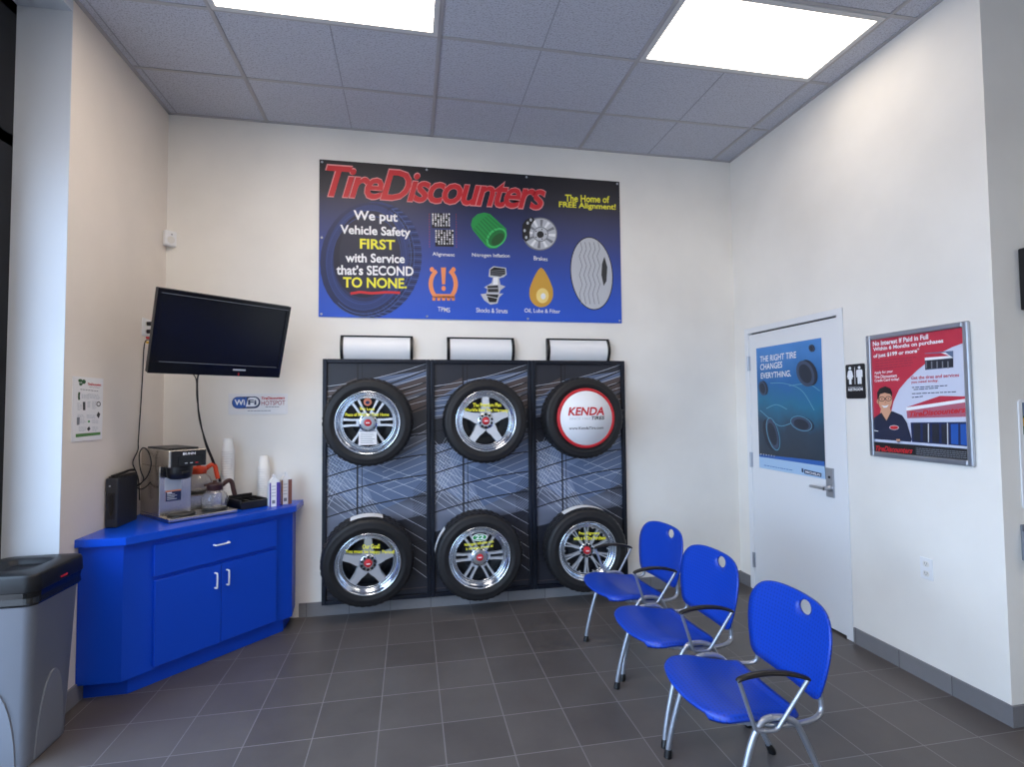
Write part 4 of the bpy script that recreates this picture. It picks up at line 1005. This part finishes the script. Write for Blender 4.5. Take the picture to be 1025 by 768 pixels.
pr.poly([(92, 614), (532, 642), (533, 700), (95, 664)], M_pblack).up().text('TireDiscounters', M_red, (100, 658), (272, 668), (102, 632), bold=.03, shear=.25)
pr.poly([(286, 634), (526, 650), (528, 696), (288, 674)], M_dgrey).up().fine([(292, 642+k*9, 520, 656+k*9) for k in range(4)], M_pgrey, 3)
pr.take('poster_print', Xs, sheet)

# ================================================================== THINGS ON THE RETURN WALL (cut by the picture's edge)
Xm = F_back(4.668, 1.98, YR-.0005)
mo = empty('monitor', label='black framed monitor with a blue picture high at the edge of the return wall', cat='monitor', X=Xm)
b = MB(); b.box((0, 0, .002), (.5, .305, .045), M_black, .006, 2); b.build('monitor_body', mo)
b = MB(); b.box((.018, .022, .045), (.482, .287, .0462), mat('lit_blue_screen', (40, 60, 110), .2, emit=(96, 140, 220), estr=.7))
for (x, y, r) in ((.06, .22, .03), (.05, .13, .024), (.14, .18, .05), (.25, .1, .06), (.35, .2, .05), (.07, .06, .02)):
    b.prism(arc(x, y, r, r*.8), .0462, .0466, mat('dark_screen_shape', (14, 20, 44), .2))
b.build('monitor_screen', mo)
Xq = F_back(4.622, 1.012, YR-.0005)
po = empty('edge_poster', label='white poster with a green landscape photo on the return wall under the monitor', cat='poster', X=Xq)
b = MB(); b.prism(rrect(0, 0, .44, .53, .02), .001, .008, M_paper); b.build('poster_board', po)
b = MB(); b.box((.02, .36, .008), (.42, .515, .0086), M_dgreen); b.box((.02, .45, .0086), (.42, .515, .009), M_ablue); b.box((.02, .40, .0088), (.2, .44, .0092), M_gold)
for k in range(6): b.box((.03, .3-k*.045, .008), (.4-.04*(k % 3), .312-k*.045, .0086), M_plgrey)
b.build('poster_print', po)
Xh = F_back(4.605, .77, YR-.0005)
ho = empty('brochure_holder', label='grey brochure holder on the return wall below the white poster', cat='holder', X=Xh)
b = MB(); b.box((0, 0, .001), (.25, .17, .008), M_pgrey, .002, 1); b.box((0, 0, .07), (.25, .11, .078), M_pgrey, .002, 1); b.box((0, 0, .008), (.008, .14, .07), M_pgrey); b.box((.242, 0, .008), (.25, .14, .07), M_pgrey); b.box((.008, 0, .008), (.242, .008, .07), M_pgrey); b.build('pocket', ho)
b = MB(); b.box((.02, .012, .02), (.23, .165, .05), M_paper); b.build('leaflets', ho)

# ================================================================== TRASH CAN
TCX, TCY = -.022, -1.343
tc_ = empty('trash_can', (TCX, TCY, 0), 'grey plastic trash can with black lid beside the left wall', 'trash can')
M_can = mat('grey_moulded_plastic', (120, 124, 134), .5)
def loft(b, rings, m, sm=True, cap0=False, cap1=False):
    n = len(rings[0]); vs = [q for r in rings for q in r]
    b.add(vs, [(k*n+i, k*n+(i+1) % n, (k+1)*n+(i+1) % n, (k+1)*n+i) for k in range(len(rings)-1) for i in range(n)], m, sm)
    if cap0: b.add(rings[0], [tuple(range(n))[::-1]], m)
    if cap1: b.add(rings[-1], [tuple(range(n))], m)
def rr3(hx, hy, r, z, n=6): return [(x, y, z) for x, y in rrect(-hx, -hy, hx, hy, r, n)]
b = MB(); loft(b, [rr3(.125, .138, .035, .0), rr3(.128, .141, .035, .01), rr3(.157, .168, .04, .735), rr3(.161, .172, .04, .74), rr3(.161, .172, .04, .755)], M_can, True, True, False)
can = b.build('body', tc_)
for side in (0, 1):                              # arched panels moulded into the front and the side
    hw_, top = (.095, .34); pts = [(-hw_, .015), (hw_, .015)]+[(hw_*math.cos(t), .015+top*math.sin(t)) for t in [k*PI/20 for k in range(1, 20)]]
    a0 = (.1385+.0004 if side == 0 else .1255+.0004); sl = (.168-.138)/.735 if side == 0 else (.157-.125)/.735
    vs = [];
    for off in (0, .007):
        for (p, z) in pts:
            q = a0+z*sl+off-(0 if off else .006)
            s_ = .95 if off else 1
            vs.append((p*s_, -q, z) if side == 0 else (q, p*s_, z))
    n = len(pts); b = MB(); f1 = [tuple(range(n, 2*n))]; b.add(vs, f1+[(i, (i+1) % n, n+(i+1) % n, n+i) for i in range(n)], M_can); b.build('moulded_panel', tc_)
b = MB(); loft(b, [rr3(.163, .174, .042, .695), rr3(.169, .18, .043, .705), rr3(.166, .177, .043, .73), rr3(.171, .182, .044, .757)], mat('black_bag_film', (10, 10, 12), .22), False); b.build('bag_edge', tc_)
b = MB()
rings = [rr3(.168, .179, .044, .753), rr3(.174, .185, .046, .757), rr3(.1745, .1855, .046, .76), rr3(.172, .183, .048, .818), rr3(.169, .18, .048, .826), rr3(.164, .175, .05, .829)]
N_ = len(rings[0]); angs = [math.atan2(q[1], q[0]) for q in rings[-1]]
rings += [[(.125*math.cos(a), .125*math.sin(a), .834) for a in angs], [(.116*math.cos(a), .116*math.sin(a), .831) for a in angs], [(.108*math.cos(a), .108*math.sin(a), .813) for a in angs], [(.09*math.cos(a), .09*math.sin(a), .808) for a in angs]]
loft(b, rings, mat('black_lid_plastic', (14, 15, 19), .4, spec=.35), True, False, True); b.build('lid', tc_)
b = MB(); b.box((.1745, -.02, .768), (.1755, .03, .776), M_red); b.build('lid_mark', tc_)

# ================================================================== CHAIRS  (local: faces -x, y across, origin on the floor)
def chair_back(mb_name, parent):
    hc = (-.06, .732)                          # grip hole centre (y, z)
    def outline(n=120):
        pts = []
        half = [(.0, .775), (.09, .773), (.15, .766), (.195, .75), (.226, .72), (.243, .68), (.247, .64), (.243, .59), (.233, .54), (.222, .505), (.214, .48), (.204, .462), (.185, .45), (.15, .445), (.0, .443)]
        P = smooth([(y, z, 0) for y, z in half], 6)
        right = [(p.x, p.y) for p in P]; left = [(-y, z) for y, z in right[::-1]]
        return right+left[1:-1]
    out = outline()
    ho = []
    N1 = 72; L = [0]
    for a, c in zip(out, out[1:]+out[:1]): L.append(L[-1]+math.dist(a, c))
    res = []
    for k in range(N1):
        d = L[-1]*k/N1; j = max(i for i in range(len(L)-1) if L[i] <= d+1e-9); t = (d-L[j])/max(1e-9, L[j+1]-L[j]); a, c = out[j], out[(j+1) % len(out)]
        res.append((a[0]+(c[0]-a[0])*t, a[1]+(c[1]-a[1])*t))
    def surf(y, z):                             # reclined and wrapped forward at the sides
        return .452+.17*(z-.42)+.1*(z-.42)**2 - .6*y*y*(.6+1.2*max(0, z-.42))
    M_ = 9; vs = []; uv = []
    for side in (0, 1):
        for k in range(N1):
            o = res[k]; a = math.atan2(o[1]-hc[1], o[0]-hc[0]); hi = (hc[0]+.038*math.cos(a), hc[1]+.027*math.sin(a))
            for j in range(M_+1):
                t = j/M_; y, z = hi[0]+(o[0]-hi[0])*t, hi[1]+(o[1]-hi[1])*t
                e = .0 if side == 0 else .009
                if side == 0 and j in (M_,): e = .002
                vs.append((surf(y, z)+e, y, z)); uv.append((y, z))
    n1 = M_+1; fs = []
    for k in range(N1):
        k2 = (k+1) % N1
        for j in range(M_):
            fs.append((k*n1+j, k*n1+j+1, k2*n1+j+1, k2*n1+j)); q = N1*n1; fs.append((q+k*n1+j, q+k2*n1+j, q+k2*n1+j+1, q+k*n1+j+1))
        q = N1*n1; fs.append((k*n1, k2*n1, q+k2*n1, q+k*n1)); fs.append((k*n1+M_, q+k*n1+M_, q+k2*n1+M_, k2*n1+M_))
    b = MB(); b.add(vs, fs, M_chair, True); o = b.build(mb_name, parent)
    ul = o.data.uv_layers.new(name='UVMap')
    for lp in o.data.loops: ul.data[lp.index].uv = uv[lp.vertex_index]
    return o, surf
def chair_seat(parent):
    # grid across y (s) and from back to front (t); waterfall front edge
    NS, NT = 22, 26; vs = []; uv = []; hwf, hwb = .24, .215
    top = []
    for i in range(NT+1):
        t = i/NT                                # 0 back, 1 front
        for j in range(NS+1):
            s = -1+2*j/NS
            hw = hwb+(hwf-hwb)*min(1, t*1.5)
            if t > .78: hw *= math.sqrt(max(0, 1-((t-.78)/.22)**2.2*.42))
            if t < .12: hw *= 1-.06*(1-t/.12)
            y = s*hw
            xf = -.005+.035*abs(s)**2.4
            x = .368+(xf-.368)*t
            z = .415+.034*min(1, t/.6)-.012*math.exp(-((t-.35)/.3)**2)*(1-s*s*.8)+.004*s*s
            if t > .72: z -= .016*((t-.72)/.28)**2.0
            if t < .1: z += .01*(1-t/.1)
            z -= .016*max(0, (abs(s)-.86)/.14)**2
            top.append((x, y, z)); uv.append((x, y))
    bot = [(x+(.004 if x < .1 else 0), y*.992, z-.010) for x, y, z in top]
    vs = top+bot; n1 = NS+1; q = len(top); fs = []
    for i in range(NT):
        for j in range(NS):
            a = i*n1+j; fs.append((a, a+n1, a+n1+1, a+1)); fs.append((q+a, q+a+1, q+a+n1+1, q+a+n1))
    for j in range(NS):
        fs.append((j, j+1, q+j+1, q+j)); a = NT*n1+j; fs.append((a, q+a, q+a+1, a+1))
    for i in range(NT):
        a = i*n1; fs.append((a, q+a, q+a+n1, a+n1)); a = i*n1+NS; fs.append((a, a+n1, q+a+n1, q+a))
    b = MB(); b.add(vs, fs, M_chair, True); o = b.build('seat', parent)
    ul = o.data.uv_layers.new(name='UVMap')
    for lp in o.data.loops: ul.data[lp.index].uv = (uv+uv)[lp.vertex_index]
    return o
M_pad = mat('black_urethane_pad', (22, 20, 20), .32)
FRONT = [(.07, .0), (.078, .06), (.098, .15), (.126, .25), (.152, .33), (.178, .385), (.205, .415), (.24, .424)]
REAR = [(.24, .424), (.285, .42), (.325, .402), (.355, .36), (.41, .25), (.475, .12), (.535, .0)]
def make_chair(label, arms, ax=0.):
    t = empty('stacking_chair', (0, 0, 0), label, 'chair', 'blue waiting-room chairs')
    chair_seat(t)
    bk, surf = chair_back('backrest', t)
    def yy(s, x, z, front):                     # feet splayed at the front, drawn in at the rear
        k = 1-min(1, z/.42); return s*(.235+(.02 if front else -.025)*k)
    for s in (-1, 1):
        for path, nm in ((FRONT, 'front_leg'), (REAR, 'rear_leg')):
            fr = nm == 'front_leg'
            b = MB(); P = smooth([(x, yy(s, x, z, fr), z+.008) for x, z in path], 5); b.tube(P, .0115, M_silver, 12); lg = b.build(nm, t)
            b = MB(); x, z = (path[0] if fr else path[-1]); y = yy(s, x, 0, fr); x2 = x+(.006 if fr else -.018); b.tube([(x, y, .0), (x+(x2-x)*.3, y, .016), (x2, y-s*(.002 if fr else -.002), .036)], .0165, M_black, 12, radii=[.0165, .0165, .0135]); b.build('rubber_foot', lg)
        # seat rail running back and up into the backrest
        b = MB(); b.tube(smooth([(.12, s*.21, .418), (.24, s*.232, .405), (.33, s*.226, .396), (.41, s*.212, .394), (.45, s*.2, .402), (.466, s*.193, .425), (surf(.19, .48)+.016, s*.19, .48), (surf(.185, .55)+.016, s*.185, .55)], 5), .0095, M_silver, 10); b.build('back_post', t)
    b = MB()
    for x, z in ((.15, .42), (.3, .4)): b.tube([(x, -.235, z), (x, .235, z)], .009, M_silver, 10)
    b.build('seat_crossbar', t)
    for s in arms:                              # arm pads, set along the seat rail by ax
        y = s*.266
        pp = smooth([(ax+.094, y, .583), (ax+.105, y, .591), (ax+.15, y, .600), (ax+.215, y, .603), (ax+.29, y, .594), (ax+.35, y, .576), (ax+.366, y, .567)], 5)
        b = MB(); b.tube(pp, .015, M_pad, 14, sq=.62, radii=[.015*(.6+.4*math.sin(PI*k/(len(pp)-1))) for k in range(len(pp))]); arm = b.build('armrest', t)
        b = MB(); b.tube([(ax+.1, y, .588), (ax+.165, y-s*.014, .41)], .0075, M_silver, 10); b.build('front_strut', arm)
        b = MB(); b.tube([(ax+.362, y, .568), (ax+.25, y-s*.014, .402)], .0075, M_silver, 10); b.build('rear_strut', arm)
        b = MB(); b.tube(smooth([(ax+.165, y-s*.014, .413), (ax+.18, y-s*.014, .402), (ax+.235, y-s*.014, .398), (ax+.25, y-s*.014, .406)], 4), .0075, M_silver, 10); b.build('strut_foot', arm)
    return t
c1 = make_chair('blue perforated plastic chair at the front of the row, farthest from the tire display', (-1,))
c1.location = (2.738, -2.213, 0); c1.rotation_euler = (0, 0, math.radians(-2.5))
c2 = make_chair('blue perforated plastic chair standing in the middle of the row of three', (-1,), .06); c2.location = (2.757, -1.646, 0); c2.rotation_euler = (0, 0, math.radians(2.2))
c3 = make_chair('blue plastic chair with armrests on both sides, closest to the tire display', (-1, 1), .05); c3.location = (2.79, -1.069, 0); c3.rotation_euler = (0, 0, math.radians(4.5))

# ================================================================== LIGHT, SKY, CAMERA
wd = bpy.data.worlds.new('daylight'); bpy.context.scene.world = wd; wd.use_nodes = True
nt = wd.node_tree; bg = nt.nodes['Background']
tcw = nt.nodes.new('ShaderNodeTexCoord'); spw = nt.nodes.new('ShaderNodeSeparateXYZ'); nt.links.new(tcw.outputs['Generated'], spw.inputs[0])
rw_ = nt.nodes.new('ShaderNodeValToRGB'); el = rw_.color_ramp.elements
mrw = nt.nodes.new('ShaderNodeMapRange'); mrw.inputs['From Min'].default_value = -.3; mrw.inputs['From Max'].default_value = .8; nt.links.new(spw.outputs['Z'], mrw.inputs['Value']); nt.links.new(mrw.outputs[0], rw_.inputs['Fac'])
el[0].position = .2; el[0].color = (.24, .28, .35, 1); el[1].position = .36; el[1].color = (.52, .72, 1.0, 1)
nt.links.new(rw_.outputs['Color'], bg.inputs['Color']); bg.inputs['Strength'].default_value = 8.0
po_ = bpy.data.lights.new('window_daylight', 'AREA'); po_.shape = 'RECTANGLE'; po_.size = abs(YB-YL); po_.size_y = H-.2; po_.cycles.is_portal = True
lo_ = bpy.data.objects.new('window_daylight', po_); C.objects.link(lo_); lo_.location = (XWIN-.2, (YB+YL)/2, H/2); lo_.rotation_euler = (PI/2, 0, -PI/2)

cam = bpy.data.cameras.new('camera'); co = bpy.data.objects.new('camera', cam); C.objects.link(co)
cam.sensor_fit = 'HORIZONTAL'; cam.sensor_width = 36; cam.lens = FPX*36/1025; cam.clip_start = .05; cam.clip_end = 100
co.matrix_world = Matrix(((CR.x, CU.x, -CF.x, EYE.x), (CR.y, CU.y, -CF.y, EYE.y), (CR.z, CU.z, -CF.z, EYE.z), (0, 0, 0, 1)))
sc = bpy.context.scene; sc.camera = co
sc.view_settings.view_transform = 'Standard'; sc.view_settings.look = 'None'; sc.view_settings.gamma = 1; sc.view_settings.use_curve_mapping = False
sc.view_settings.exposure = 0.32
sc.cycles.use_denoising = True; sc.cycles.max_bounces = 10; sc.cycles.diffuse_bounces = 6; sc.cycles.transparent_max_bounces = 12; sc.cycles.sample_clamp_indirect = 8
